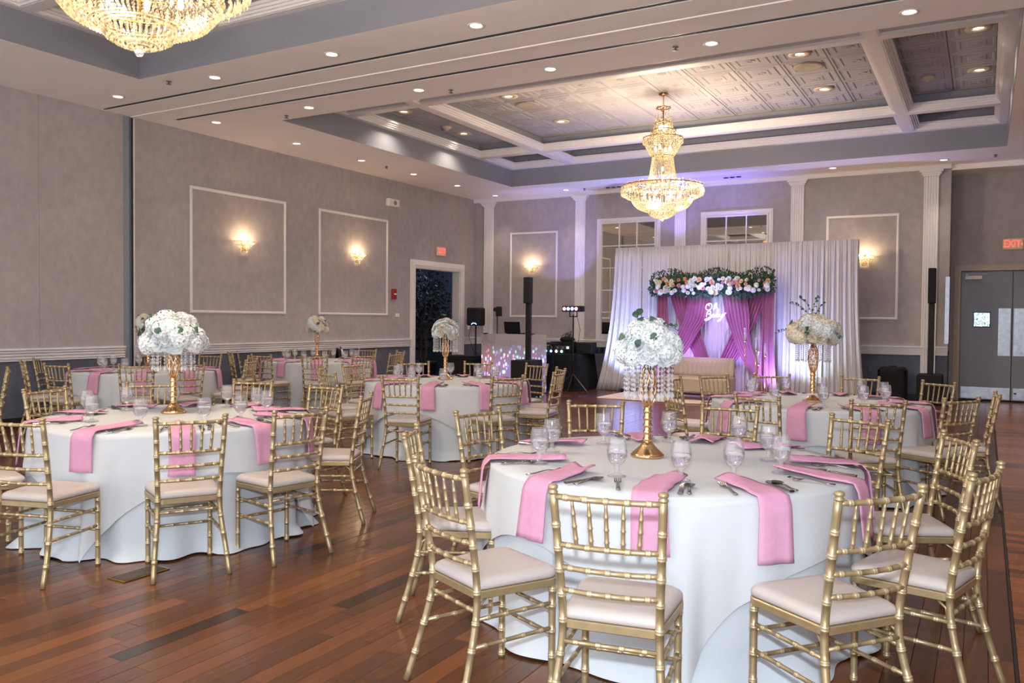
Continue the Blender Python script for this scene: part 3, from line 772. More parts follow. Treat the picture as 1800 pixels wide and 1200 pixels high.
# ------------------------------------------------------------------ double doors at right
dr = MB()
for a, b, d in ((0, .05, .05), (.05, .11, .03)):
    dr.box(-.42 - b, -.42 - a, YD - d, YD, 0, 2.5 + b); dr.box(1.33 + a, 1.33 + b, YD - d, YD, 0, 2.5 + b); dr.box(-.42 - a, 1.33 + a, YD - d, YD, 2.5 + a, 2.5 + b)
d2 = struct('door_2', dr, mat('door_frame_paint', (176, 160, 146), .5))
part('threshold', MB().box(-.42, 1.33, YD - .06, YD + .1, 0, .015), M_base, d2)
for x0, x1, s in ((-.415, .44, 1), (.45, 1.325, -1)):
    lf = part('door_leaf', MB().box(x0, x1, YD + .0, YD + .045, .03, 2.49, .003), M_door, d2)
    part('kick_plate', MB().box(x0 + .03, x1 - .01, YD - .004, YD, .05, .27), M_ss, lf)
    e0, e1 = (x1 - .22, x1 - .02) if s > 0 else (x0 + .02, x0 + .42)
    part('push_plate', MB().box(e0, e1, YD - .004, YD, .88, 1.78), M_ss, lf)
    if s > 0:
        part('vision_panel', MB().box(-.20, .09, YD - .007, YD, 1.42, 1.71), M_base, lf)
        part('vision_glass', MB().box(-.185, .075, YD - .010, YD - .007, 1.435, 1.695), mat('frosted_lit_glass', (150, 175, 180), .12, .8, var=.25, nscale=14, bump=.5, bscale=20), lf)
        part('door_closer', MB().box(-.35, -.06, YD - .06, YD, 2.335, 2.41, .008), M_white, lf)
        part('closer_arm', MB().box(-.32, .02, YD - .10, YD - .085, 2.43, 2.442).box(-.335, -.30, YD - .1, YD - .02, 2.41, 2.45), M_alu, lf)
    else: part('lock', MB().lathe([(0, 0), (.02, 0), (.02, .02), (0, .02)], 10, (.52, YD - .01, .16)), M_blk, lf)

def text_mesh(s, size, m, depth=.002, sx=1):
    cu = bpy.data.curves.new('text', 'FONT'); cu.body = s; cu.size = size; cu.extrude = depth; cu.align_x = 'CENTER'; cu.align_y = 'CENTER'; cu.offset = size * .012
    o = bpy.data.objects.new('text', cu); C.objects.link(o)
    bpy.context.view_layer.update()
    me = bpy.data.meshes.new_from_object(o.evaluated_get(bpy.context.evaluated_depsgraph_get()))
    bpy.data.objects.remove(o)
    for v in me.vertices: v.co.x *= sx
    me.materials.clear(); me.materials.append(m); return me
ex = text_mesh('EXIT', .19, M_exit, .003, .72)
def exit_sign(loc, rz, label, arrow):
    t = thing('exit_sign', label, 'exit sign', loc, rz, 'lit exit signs')
    part('housing', MB().box(-.17, .17, -.05, 0, -.105, .105, .01), M_exitface, t)
    o = link('lettering', ex, t, (-.015 if arrow else 0, -.054, 0), (PI / 2, 0, 0))
    if arrow: part('arrow', MB().add([(.13, -.056, .03), (.158, -.056, 0), (.13, -.056, -.03), (.13, -.053, .03), (.158, -.053, 0), (.13, -.053, -.03)], [(0, 2, 1), (3, 4, 5), (0, 1, 4, 3), (1, 2, 5, 4), (2, 0, 3, 5)]), M_exit, t)
    return t
exit_sign((.43, YD - .003, 2.99), 0, 'red-lettered exit sign above the grey double doors', True)
exit_sign((XL + .003, 16.05, 3.06), PI / 2, 'red-lettered exit sign above the left doorway', False)
sl = thing('emergency_strobe', 'white emergency strobe box high on the left wall', 'strobe', (XL, 14.2, 3.96), PI / 2)
part('housing', MB().box(-.19, .19, -.09, 0, -.08, .08, .015), M_white, sl)
part('strobe_lens', MB().lathe([(.0, -.02), (.04, -.015), (.05, 0)], 14, cap=False).xf(Matrix.Translation((.03, -.09, 0)) @ Matrix.Rotation(-PI / 2, 4, 'X')), mat('lens_grey', (130, 128, 120), .3), sl, True)
fa_ = thing('fire_alarm', 'red fire alarm pull station beside the left doorway', 'fire alarm', (XL, 14.29, 2.02), PI / 2)
part('housing', MB().box(-.07, .07, -.05, 0, -.11, .11, .01), M_red, fa_); part('handle', MB().box(-.04, .04, -.065, -.05, -.02, .01, .003), M_white, fa_)
t_ = thing('light_switch', 'small white switch plate below the fire alarm', 'switch', (XL, 14.43, 1.56), PI / 2); part('plate', MB().box(-.06, .06, -.02, 0, -.04, .04, .004), M_white, t_)
t_ = thing('light_switch', 'white switch plate right of the left doorway', 'switch', (XL, 17.28, 1.31), PI / 2); part('plate', MB().box(-.04, .04, -.02, 0, -.07, .07, .004), M_white, t_); part('toggle', MB().box(-.01, .01, -.035, -.02, -.02, .02), M_white, t_)

# floor outlet box
fb = thing('floor_box', 'brass-framed electrical box cover set in the wood floor', 'floor box', (-4.2, 3.06, 0))
part('frame', MB().box(-.075, .075, -.15, .15, 0, .007, .002), M_brass, fb); part('cover', MB().box(-.062, .062, -.137, .137, .007, .009), mat('cover_bronze', (84, 70, 58), .5, .4, bump=.6, bscale=40), fb)

# ------------------------------------------------------------------ chiavari chair
def bamboo(mb, pts, r, rings, nn=8, amp=1.17, sub=4):
    pts = [Vector(p) for p in pts]
    L = [0]
    for a, b in zip(pts, pts[1:]): L.append(L[-1] + (b - a).length)
    tot = L[-1]
    ts = {round(tot * i / (sub * (len(pts) - 1)), 5): 1.0 for i in range(sub * (len(pts) - 1) + 1)}
    for c in rings:
        s = c * tot
        for d, a in ((-.0085, 1.0), (-.0065, amp), (-.003, amp), (-.0008, 1.04), (.0008, 1.04), (.003, amp), (.0065, amp), (.0085, 1.0)):
            if 0 < s + d < tot:
                ts = {k: v for k, v in ts.items() if abs(k - s) > .012 or v != 1.0 or abs(k) < 1e-6 or abs(k - tot) < 1e-6 or abs(abs(k - s) - .0085) < 2e-4}
        for d, a in ((-.0085, 1.0), (-.0065, amp), (-.003, amp), (0, 1.03), (.003, amp), (.0065, amp), (.0085, 1.0)):
            if 0 < s + d < tot: ts[round(s + d, 5)] = a
    P_, R_ = [], []
    def at(s):
        # Catmull-Rom on the polyline
        i = 0
        while i < len(L) - 2 and s > L[i + 1]: i += 1
        t = (s - L[i]) / max(1e-9, L[i + 1] - L[i]); p1, p2 = pts[i], pts[i + 1]
        p0 = pts[i - 1] if i > 0 else p1 * 2 - p2; p3 = pts[i + 2] if i + 2 < len(pts) else p2 * 2 - p1
        return .5 * ((2 * p1) + (-p0 + p2) * t + (2 * p0 - 5 * p1 + 4 * p2 - p3) * t * t + (-p0 + 3 * p1 - 3 * p2 + p3) * t ** 3)
    for s in sorted(ts): P_.append(at(s)); R_.append(r * ts[s])
    f0 = len(mb.f); mb.tube(P_, R_, nn); mb.m2 = M_goldr
    for i in range(len(P_) - 1):
        if max(R_[i], R_[i + 1]) > r * 1.1:
            for k in range(nn): mb.hi.add(f0 + i * nn + k)
def make_chair():
    root = thing('chiavari_chair', 'x', 'chair')
    # seat frame (trapezoid with rounded corners)
    def outline(e, fr=.20, bk=.175, yf=.205, yb=-.19, nr=5):
        out = []
        for cx_, cy_, a0 in ((fr, yf, 0), (-fr, yf, PI / 2), (-bk, yb, PI), (bk, yb, 1.5 * PI)):
            rr = .06 if cy_ > 0 else .035
            ccx = cx_ - math.copysign(rr, cx_); ccy = cy_ - math.copysign(rr, cy_)
            for k in range(nr + 1):
                a = a0 + PI / 2 * k / nr
                out.append((ccx + (rr + e) * cos(a), ccy + (rr + e) * sin(a)))
        return out
    def loft(rings):
        mb = MB(); m = len(rings[0][0]); v = []
        for o_, z in rings: v += [(x, y, z) for x, y in o_]
        f = [(i * m + k, i * m + (k + 1) % m, (i + 1) * m + (k + 1) % m, (i + 1) * m + k) for i in range(len(rings) - 1) for k in range(m)]
        f.append(tuple(range(m - 1, -1, -1))); f.append(tuple((len(rings) - 1) * m + k for k in range(m)))
        return mb.add(v, f)
    sf = part('seat_frame', loft([(outline(-.006), .408), (outline(0), .412), (outline(0), .436), (outline(-.004), .44)]), M_gold, root)
    part('seat_cushion', loft([(outline(-.012), .44), (outline(-.002), .447), (outline(-.002), .462), (outline(-.010), .473)] + [([(x * q, y * q + (1 - q) * .005) for x, y in outline(-.012)], .482 + .008 * (.93 - q * q)) for q in (.93, .8, .6, .35, .05)]), M_seat, root, True)
    for s in (-1, 1):
        mb = MB(); bamboo(mb, [(s * .178, .172, 0), (s * .178, .172, .2), (s * .178, .172, .41)], .0145, (.04, .30, .55, .8, .95))
        part('front_leg', mb, M_gold, root, True)
        mb = MB()
        bamboo(mb, [(s * .205, -.285, 0), (s * .19, -.235, .16), (s * .172, -.192, .33), (s * .168, -.185, .45), (s * .174, -.208, .62), (s * .186, -.255, .885)], .0145, (.13, .26, .37, .50, .61, .70, .79, .88))
        x, y = s * .1865, -.258
        fin = MB().lathe([(.0145, 0), (.0175, .003), (.0175, .008), (.012, .012), (.0165, .017), (.0185, .023), (.016, .029), (.006, .033), (0, .0335)], 10, (x, y, .882))
        part('finial', fin, M_gold, part('back_leg', mb, M_gold, root, True), True)
    def P(z):   # point on the right back post at height z
        pts = [(.205, -.285, 0), (.19, -.235, .16), (.172, -.192, .33), (.168, -.185, .45), (.174, -.208, .62), (.186, -.255, .885)]
        for a, b in zip(pts, pts[1:]):
            if a[2] <= z <= b[2]: t = (z - a[2]) / (b[2] - a[2]); return (a[0] + t * (b[0] - a[0]), a[1] + t * (b[1] - a[1]))
    for z in (.872, .705, .625, .545):
        x, y = P(z); mb = MB()
        bow = -.022
        bamboo(mb, [(-x, y, z), (-x * .5, y + bow * .8, z), (0, y + bow, z), (x * .5, y + bow * .8, z), (x, y, z)], .0098 if z < .8 else .0105, (.12, .31, .5, .69, .88), 7, 1.2, 3)
        part('back_rail', mb, M_gold, root, True)
    xt, yt = P(.872); xb, yb_ = P(.705)
    for k in range(5):
        u = (k - 2) / 2; mb = MB()
        bw = lambda q: -.022 * (1 - q * q)
        a = Vector((u * xb * .60, yb_ + bw(u * .6), .705)); b = Vector((u * xt * .64, yt + bw(u * .64), .872))
        pts = [a.lerp(b, t) for t in (0, .2, .5, .8, 1)]
        mb.tube([a.lerp(b, t) for t in (0, .1, .14, .16, .18, .36, .4, .42, .44, .62, .66, .68, .70, .85, 1)], [.0055, .0075, .0078, .0098, .0078, .0075, .0078, .0098, .0078, .0072, .0075, .0095, .0075, .006, .0045], 7)
        part('spindle', mb, M_gold, root, True)
    # stretchers
    def str_(a, b, rings=(.15, .38, .62, .85)):
        mb = MB(); bamboo(mb, [a, b], .0085, rings, 7, 1.2, 1); part('stretcher', mb, M_gold, root, True)
    x, y = P(.365); str_((-x, y, .365), (x, y, .365))
    for z in (.32, .22): str_((-.178, .172, z - .01), (.178, .172, z - .01))
    for s in (-1, 1):
        for z in (.335, .235):
            x, y = P(z); str_((s * .178, .172, z), (s * x, y, z))
    for s in (-1, 1):  # small curved corner braces under the seat
        x, y = P(.36)
        mb = MB().tube([(s * x, y + .01, .345), (s * (x - .004), y + .02, .385), (s * (x - .015), y + .06, .41)], .006, 6)
        part('brace', mb, M_gold, sf, True)
    return root
chair0 = make_chair(); chair0.scale = (1, 1, 1.0145); used = [False]
def place_chair(mx, my, deg, label, group):
    """mx,my: middle of the two post tops; deg: direction the back faces"""
    a = math.radians(deg)
    for c in TB.values():      # keep the seat just clear of the cloth
        d = math.hypot(mx - c[0], my - c[1])
        if d < 1.33: mx = c[0] + (mx - c[0]) * 1.33 / d; my = c[1] + (my - c[1]) * 1.33 / d
    rz = a + PI / 2      # local -y points to the back
    ox = .258
    loc = (mx - cos(a) * ox, my - sin(a) * ox, 0)
    o = copy_tree(chair0) if used[0] else chair0
    used[0] = True
    o.location = loc; o.rotation_euler = (0, 0, rz); o['label'] = label; o['group'] = group
    return o

TB = {'m': (-1.40, 4.11), '2': (-5.03, 3.97), '3': (-5.40, 7.96), '4': (-1.31, 7.90), '5': (-9.78, 7.25), '6': (-9.75, 10.55)}
TNAME = {'m': 'the nearest table', '2': 'the front left table', '3': 'the middle table', '4': 'the right-hand table behind',
         '5': 'the far left table', '6': 'the farthest table'}
def hour(k, x, y):
    """clock position round the table as the viewer sees it, six o'clock nearest the camera"""
    c = TB[k]; base = math.atan2(-c[1], -c[0]); a = math.atan2(y - c[1], x - c[0])
    d = (base - a) % (2 * PI)      # clockwise seen from above, from six o'clock
    return d / (2 * PI) * 12 + 6
SIDES = ['near side', 'near side slightly left', 'left side near the front', 'left side', 'left side towards the back', 'far side slightly left', 'far side',
         'far side slightly right', 'right side towards the back', 'right side', 'right side near the front', 'near side slightly right']
def hname(h):
    return SIDES[int(round(h - 6)) % 12]
CH = {
 'm': [(-1.075, 2.53, -80), (-0.29, 3.04, -38), (0.02, 3.71, -15), (-0.10, 4.72, 24), (-0.64, 5.32, 63), (-1.49, 5.60, 90), (-2.34, 5.29, 116), (-2.74, 4.39, 166), (-2.52, 3.42, -153), (-1.84, 2.66, -115)],
 '2': [(-3.89, 3.17, -30), (-3.63, 3.77, -12), (-3.98, 4.81, 28), (-4.84, 5.32, 88), (-5.73, 5.34, 108), (-6.14, 4.60, 140), (-6.29, 3.81, -170), None, None],
}
def pol(k, ang, r=1.45, rot=None):
    a = math.radians(ang); c = TB[k]
    return (c[0] + r * cos(a), c[1] + r * sin(a), ang if rot is None else rot)
CH['2'][7] = pol('2', 287); CH['2'][8] = pol('2', 252, 1.45)
CH['3'] = [(-4.97, 6.51, -72), (-4.14, 7.19, -25), (-4.04, 8.14, 8), (-4.34, 8.79, 42), pol('3', 74, 1.5), pol('3', 108, 1.5), pol('3', 141), pol('3', 178), pol('3', 214), pol('3', 248, 1.5)]
CH['4'] = [(-1.51, 6.45, -108), (-0.66, 6.53, -68), (-0.14, 7.15, -36), (0.10, 7.82, 4), pol('4', 50), pol('4', 83, 1.5), pol('4', 118, 1.45), pol('4', 146, 1.42), pol('4', 172), pol('4', 223, 1.42)]
CH['5'] = [pol('5', -41), pol('5', -17, 1.42), pol('5', 25), pol('5', 67), pol('5', 106), pol('5', 140), pol('5', 177), pol('5', 207), pol('5', 247), pol('5', 281)]
CH['6'] = [pol('6', -50), pol('6', -20), pol('6', 12, 1.4), pol('6', 58), pol('6', 96), pol('6', 128), pol('6', 158), pol('6', 195), pol('6', 238), pol('6', 276)]
GN = {'m': 'gold chairs round the nearest table', '2': 'gold chairs round the front left table', '3': 'gold chairs round the middle table', '4': 'gold chairs round the right-hand table', '5': 'gold chairs round the far left table', '6': 'gold chairs round the farthest table'}
used_labels = set()
def uniq(fmt, k, x, y):
    h = hour(k, x, y); s = fmt % hname(h)
    for d in (.5, -.5, 1, -1, 1.5, -1.5, 2, -2):
        if s not in used_labels: break
        s = fmt % hname(h + d)
    used_labels.add(s); return s
for k, lst in CH.items():
    for (x, y, d) in lst:
        place_chair(x, y, d, uniq('gold chair, ' + ('%s of ' + TNAME[k]), k, x, y), GN[k])
place_chair(-9.05, 5.02, 62, 'gold chair cut off by the left edge of the photo, facing away', 'gold chairs at the left edge')

# ------------------------------------------------------------------ tables, cloths and settings
TR, TZ = .915, .765
def under_r(seed):
    rnd = random.Random(seed); ks = [(rnd.choice((9, 11, 13, 15, 17, 21)), rnd.uniform(0, 6.28), rnd.uniform(.4, 1)) for _ in range(4)]
    def R(a, t):
        f = sum(w_ * sin(k * a + p) for k, p, w_ in ks) / 2.2
        return TR + .004 + .028 * t + .038 * max(0, t) ** .8 * f + .035 * max(0, t - .95) / .05 * (1 + f)
    return R
def cloth_under(seed):
    UR = under_r(seed)
    def fn(u, v):
        a = 2 * PI * u
        if v < .04: return ((TR) * cos(a), (TR) * sin(a), TZ - .002)
        t = (v - .04) / .96
        r = UR(a, t)
        z = (TZ - .004) * (1 - t) + .006 * (1 + (sin(7 * a + seed) > .3))
        return (r * cos(a), r * sin(a), max(.004, z))
    mb = MB(); mb.grid(fn, 220, 14, True)
    return mb.mesh('floor_length_cloth', M_cloth, True)
HALF = 1.19
def cloth_over(seed, corner, useed):
    UR = under_r(useed)
    rnd = random.Random(seed); ks = [(rnd.choice((7, 9, 12, 14)), rnd.uniform(0, 6.28), rnd.uniform(.3, 1)) for _ in range(3)]
    def drop(a):
        q = (a - corner) % (PI / 2) - PI / 4      # 0 at mid side (45 deg from the corners)
        d = HALF / cos(q) - TR
        return d * (1.0 + .03 * sin(5 * a + seed))
    R0 = TR + .004
    def fn(u, v):
        a = 2 * PI * u; D = drop(a)
        q = (a - corner + PI / 4) % (PI / 2) - PI / 4   # 0 at corner
        f = sum(w_ * sin(k * a + p) for k, p, w_ in ks) / 2
        if v < .30:
            r = R0 * v / .30; z = TZ + .004 + .0012 * sin(r * 9 * cos(a - corner) + seed) ** 8
            if r > R0 - .001: z = TZ + .003
            return (r * cos(a), r * sin(a), z)
        t = (v - .30) / .70; h = D * t
        cornerfold = math.exp(-(q / .10) ** 2) - .55 * math.exp(-((abs(q) - .22) / .09) ** 2)
        r = R0 + .010 * min(1, t * 6) + .055 * h + .055 * h / .4 * f * .55 + .10 * cornerfold * min(h, .75) * 1.1
        r = max(r, R0 + .012 * min(1, t * 6))
        z = TZ + .002 - h * .985
        aa = a - q * .35 * min(1, h / .6) * math.exp(-(q / .3) ** 2)
        r = max(r, UR(aa, min(.94, h / TZ)) + .007 + .012 * min(1, h * 4))
        return (r * cos(aa), r * sin(aa), max(.02, z))
    mb = MB(); mb.grid(fn, 240, 26, True)
    return mb.mesh('overlay_cloth', M_topper, True)

# napkin: lies on the top and hangs over the rim; local origin on the rim, +x outward
def napkin_mesh(seed, hang, inner, skew, open_=0):
    rnd = random.Random(seed); mb = MB(); wd = .145
    def fn(side):
        def g(u, v):
            yy = (v - .5) * wd
            s = u * (inner + hang + .02)
            ph = .003 * sin(9 * u + 5 * v + seed)
            if s < inner:
                x = -inner + s; tt = 1 - s / inner
                y = yy * (1 - .15 * tt * (.5 + .5 * sin(seed))) + skew * tt * tt + .004 * sin(s * 40 + seed)
                z = .012 + ph + .015 * tt * (1 + .6 * sin(v * 6 + seed))
            else:
                q = (s - inner) / (hang + .02); hh = q * hang
                x = .030 + .012 * min(1, q * 5) + .13 * hh * .7 + .004 * sin(v * 9 + seed) * q; z = .010 - hh
                if q < .08: x = .034 * (q / .08) ** .5 + .0; z = .012 - hh * .5
                y = yy * (1 + .10 * q) + .012 * q * sin(seed * 2)
            o_ = .0032 * side
            return (x + (o_ if s > inner else 0), y, z + (o_ if s <= inner else 0) - .003)
        return g
    nu, nv = 22, 6
    A = [fn(1)(i / nu, j / nv) for j in range(nv + 1) for i in range(nu + 1)]; B = [fn(-1)(i / nu, j / nv) for j in range(nv + 1) for i in range(nu + 1)]
    W = nu + 1; N = len(A); f = []
    for j in range(nv):
        for i in range(nu):
            a = j * W + i; f.append((a, a + 1, a + 1 + W, a + W)); f.append((N + a, N + a + W, N + a + 1 + W, N + a + 1))
    for i in range(nu): f.append((i, N + i, N + i + 1, i + 1)); b = nv * W + i; f.append((b, b + 1, N + b + 1, N + b))
    for j in range(nv): a = j * W; f.append((a, a + W, N + a + W, N + a)); a = j * W + nu; f.append((a, N + a, N + a + W, a + W))
    mb.add(A + B, f)
    return mb.mesh('napkin', M_pink, True)
NAP = [napkin_mesh(1, .25, .36, .03), napkin_mesh(2.3, .26, .33, -.05), napkin_mesh(4.1, .24, .37, .06), napkin_mesh(5.2, .27, .32, .0)]

def fork_mesh():
    mb = MB()
    P_ = [(0, 0, .004), (-.04, 0, .005), (-.09, 0, .010), (-.115, 0, .011), (-.135, 0, .007)]
    mb.tube(P_, [.007, .0055, .004, .0045, .010], 8, flat=.3)
    for k in range(4):
        y = (k - 1.5) * .0062
        mb.tube([(-.132, y * .8, .007), (-.155, y, .005), (-.185, y, .011)], [.0024, .0022, .0014], 5)
    return mb.mesh('fork', M_steel, True)
def knife_mesh():
    mb = MB(); mb.tube([(0, 0, .006), (-.05, 0, .006), (-.09, 0, .006)], [.0085, .008, .006], 8, flat=.5)
    mb.add([(-.09, -.007, .004), (-.19, -.009, .004), (-.215, .002, .004), (-.205, .008, .004), (-.09, .007, .004), (-.09, -.007, .0065), (-.19, -.009, .0055), (-.215, .002, .005), (-.205, .008, .0075), (-.09, .007, .0085)],
           [(0, 1, 2, 3, 4), (9, 8, 7, 6, 5), (0, 5, 6, 1), (1, 6, 7, 2), (2, 7, 8, 3), (3, 8, 9, 4), (4, 9, 5, 0)])
    return mb.mesh('knife', M_steel, False)
def spoon_mesh():
    mb = MB(); mb.tube([(0, 0, .004), (-.04, 0, .005), (-.08, 0, .010), (-.105, 0, .008)], [.007, .0055, .0038, .004], 8, flat=.35)
    v = []; 
    def g(u, v_):
        a = 2 * PI * u; r = v_
        return (-.132 + .03 * r * cos(a), .0175 * r * sin(a), .003 + .008 * r * r)
    mb.grid(g, 14, 4, True)
    o = mb.mesh('spoon', M_steel, True); return o
FORK, KNIFE, SPOON = fork_mesh(), knife_mesh(), spoon_mesh()
# goblet with thick short stem, water inside
gob_prof = [(.0, .003), (.030, .003), (.036, .0035), (.037, .006), (.028, .009), (.012, .016), (.0075, .026), (.010, .034), (.0085, .042), (.012, .050), (.028, .064), (.038, .084), (.0405, .105), (.0385, .130), (.035, .150), (.0335, .164)]
GOB = MB().lathe(gob_prof, 24, cap=False).mesh('bowl', M_glass, True)
WAT = MB().lathe([(.0, .056), (.009, .0575), (.0255, .0685), (.0355, .0865), (.0380, .1045), (.0382, .112), (.0, .112)], 24, cap=False).mesh('water', M_water, True)

def big(o):
    o.scale = (1.12, 1.45, 1.4); return o
def put(o, k, r, ang, off, z, spin=0):
    """place o near table k: radius r, angle ang (deg), tangential offset off"""
    a = math.radians(ang); c = TB[k]
    x = c[0] + r * cos(a) - off * sin(a); y = c[1] + r * sin(a) + off * cos(a)
    o.location = (x, y, z); o.rotation_euler = (0, 0, a + spin); return o
ANG = {'m': [-108, -76, -45, -10, 22, 62, 92, 122, 170, -147], '2': [-72, -36, -5, 28, 60, 95, 130, 165, 200, 240]}
ANG['3'] = [-105, -68, -30, 5, 40, 75, 110, 145, 180, 215]; ANG['4'] = [-90, -55, -20, 15, 50, 85, 120, 155, 190, 228]
ANG['5'] = [-75, -41, -5, 31, 67, 103, 139, 175, 211, 247]; ANG['6'] = [-86, -50, -14, 22, 58, 94, 130, 166, 202, 238]
GOBM = {'m': [(-1.90, 3.62), (-2.01, 3.97), (-1.89, 4.39), (-1.44, 3.50), (-1.60, 4.68), (-1.16, 3.56), (-1.20, 4.72), (-.97, 3.73), (-.95, 4.33), (-.82, 4.0)]}
for k, c in TB.items():
    NM = TNAME[k]
    t = thing('round_table', 'round folding table hidden under white cloths, %s' % NM, 'table', (c[0], c[1], 0), 0, 'round banquet tables')
    part('tabletop', MB().lathe([(.9, .735), (.905, .74), (.905, .756), (.9, .76)], 48), mat('table_ply', (150, 120, 90), .6), t)
    for s in range(4):
        a = PI / 4 + s * PI / 2
        part('leg', MB().tube([(.5 * cos(a), .5 * sin(a), .735), (.55 * cos(a), .55 * sin(a), .006)], .014, 8), M_blk, t, True)
    tag(link('floor_length_cloth', cloth_under(hash(k) % 97 if False else ord(k)), None, (c[0], c[1], 0)), 'white floor-length cloth on %s' % NM, 'tablecloth', 'floor-length white cloths')
    cor = {'m': -67, '2': -68, '3': -35, '4': -30, '5': -55, '6': -60}[k]
    tag(link('overlay_cloth', cloth_over(ord(k) * .37, math.radians(cor), ord(k)), None, (c[0], c[1], 0)), 'white square overlay cloth on top of %s' % NM, 'tablecloth', 'square white overlay cloths')
    for i, a in enumerate(ANG[k]):
        rnd = random.Random(i * 7 + ord(k))
        x, y = c[0] + cos(math.radians(a)), c[1] + sin(math.radians(a))
        hn = uniq('pink napkin, %s of ' + NM, k, x, y); tail = hn[len('pink napkin, '):]
        zt = TZ + .0055
        o = tag(link('napkin', NAP[(i + ord(k)) % 4]), hn, 'napkin', 'pink napkins on the tables'); put(o, k, TR + .004, a, 0, zt + .002)
        o = tag(big(link('fork', FORK)), 'steel fork beside the napkin, ' + tail, 'fork', 'forks on the tables'); put(o, k, .885, a, -.135, zt, rnd.uniform(-.25, .25))
        o = tag(big(link('knife', KNIFE)), 'steel knife, ' + tail, 'knife', 'knives on the tables'); put(o, k, .895, a, .120, zt, rnd.uniform(-.12, .12))
        o = tag(big(link('spoon', SPOON)), 'steel spoon, ' + tail, 'spoon', 'spoons on the tables'); put(o, k, .875, a, .155, zt, rnd.uniform(-.12, .12))
        g = thing('water_goblet', 'clear water goblet, ' + tail, 'glass', (0, 0, 0), 0, 'water goblets on the tables')
        if k == 'm':
            # nearest measured goblet
            gx, gy = GOBM['m'][i]; g.location = (gx, gy, zt)
            s_ = uniq('clear water goblet, %s of ' + NM, k, gx, gy); g['label'] = s_
        else: put(g, k, .58 + rnd.uniform(-.03, .03), a, .12 + rnd.uniform(-.03, .03), zt)
        link('bowl', GOB, g); link('water', WAT, g); g.scale = (1.17, 1.17, 1.09)

# ------------------------------------------------------------------ floral centrepieces
def blossom(mat_, seed, R=.05, layers=((3, .35, .55), (5, .6, .8), (6, .85, 1.0), (7, 1.0, 1.15))):
    rnd = random.Random(seed); mb = MB()
    for li, (n_, lr, tl) in enumerate(layers):
        for k in range(n_):
            a = 2 * PI * (k + .5 * (li % 2)) / n_ + rnd.uniform(-.15, .15)
            tilt = .25 + .33 * li + rnd.uniform(-.08, .08)
            L_ = R * lr * rnd.uniform(.9, 1.1); W_ = R * .62 * lr
            v = []
            for j in range(3):
                for i in range(3):
                    s = j / 2; w_ = (i - 1) * W_ * (0.45, 1.0, .75)[j]
                    x = L_ * s * sin(tilt) + .12 * R; z = L_ * s * cos(tilt) - (.35 * R * abs(i - 1) * 0) - .15 * R * li
                    x += -abs(i - 1) * W_ * .35; z += .05 * R * rnd.uniform(-1, 1)
                    v.append((x * cos(a) - w_ * sin(a), x * sin(a) + w_ * cos(a), z))
            mb.add(v, [(0, 1, 4, 3), (1, 2, 5, 4), (3, 4, 7, 6), (4, 5, 8, 7)])
    return mb.mesh('blossom', mat_, True)
def hydrangea(mat_, seed, R=.05):
    rnd = random.Random(seed); mb = MB(); N_ = 84
    for k in range(N_):
        z = 1 - 2 * (k + .5) / N_
        if z < -.35: continue
        a = k * 2.39996; r = math.sqrt(1 - z * z); nrm = Vector((r * cos(a), r * sin(a), z)); p = nrm * R * rnd.uniform(.9, 1.05)
        t = nrm.cross(Vector((.3, .5, .8))).normalized(); b = nrm.cross(t); sp = rnd.uniform(0, 1.5); s = R * .26
        for q in range(4):
            c1 = t * cos(sp + q * PI / 2) + b * sin(sp + q * PI / 2); c2_ = t * cos(sp + q * PI / 2 + .75) + b * sin(sp + q * PI / 2 + .75); c3 = t * cos(sp + q * PI / 2 - .75) + b * sin(sp + q * PI / 2 - .75)
            lift = nrm * s * .25
            mb.add([p, p + c3 * s * .8 + lift * .6, p + c1 * s * 1.15 + lift, p + c2_ * s * .8 + lift * .6], [(0, 1, 2, 3)])
    return mb.mesh('hydrangea', mat_, False)
BL = [blossom(M_flower, 1), blossom(M_flower, 2), hydrangea(M_flower, 3), hydrangea(M_flower, 4)]
BLC = [blossom(M_cream, 5), blossom(M_cream, 6), hydrangea(M_cream, 7), hydrangea(M_flower, 8)]
def leaf_mesh(m, l=.05, w_=.022):
    mb = MB(); v = []
    for j in range(5):
        t = j / 4; ww = w_ * sin(PI * min(1, t * .95 + .05)) ** .8
        v += [(l * t, -ww, .012 * sin(PI * t)), (l * t, 0, .018 * sin(PI * t) - .004), (l * t, ww, .012 * sin(PI * t))]
    f = []
    for j in range(4): f += [(j * 3, j * 3 + 1, j * 3 + 4, j * 3 + 3), (j * 3 + 1, j * 3 + 2, j * 3 + 5, j * 3 + 4)]
    return mb.add(v, f).mesh('leaf', m, True)
LEAF = leaf_mesh(M_leaf, .055, .022); LEAFB = leaf_mesh(M_leaf, .045, .02)
def orient(o, p, nrm, spin=0):
    q = Vector(nrm).to_track_quat('Z', 'Y').to_matrix().to_4x4() @ Matrix.Rotation(spin, 4, 'Z')
    o.location = p; o.rotation_euler = q.to_euler(); return o
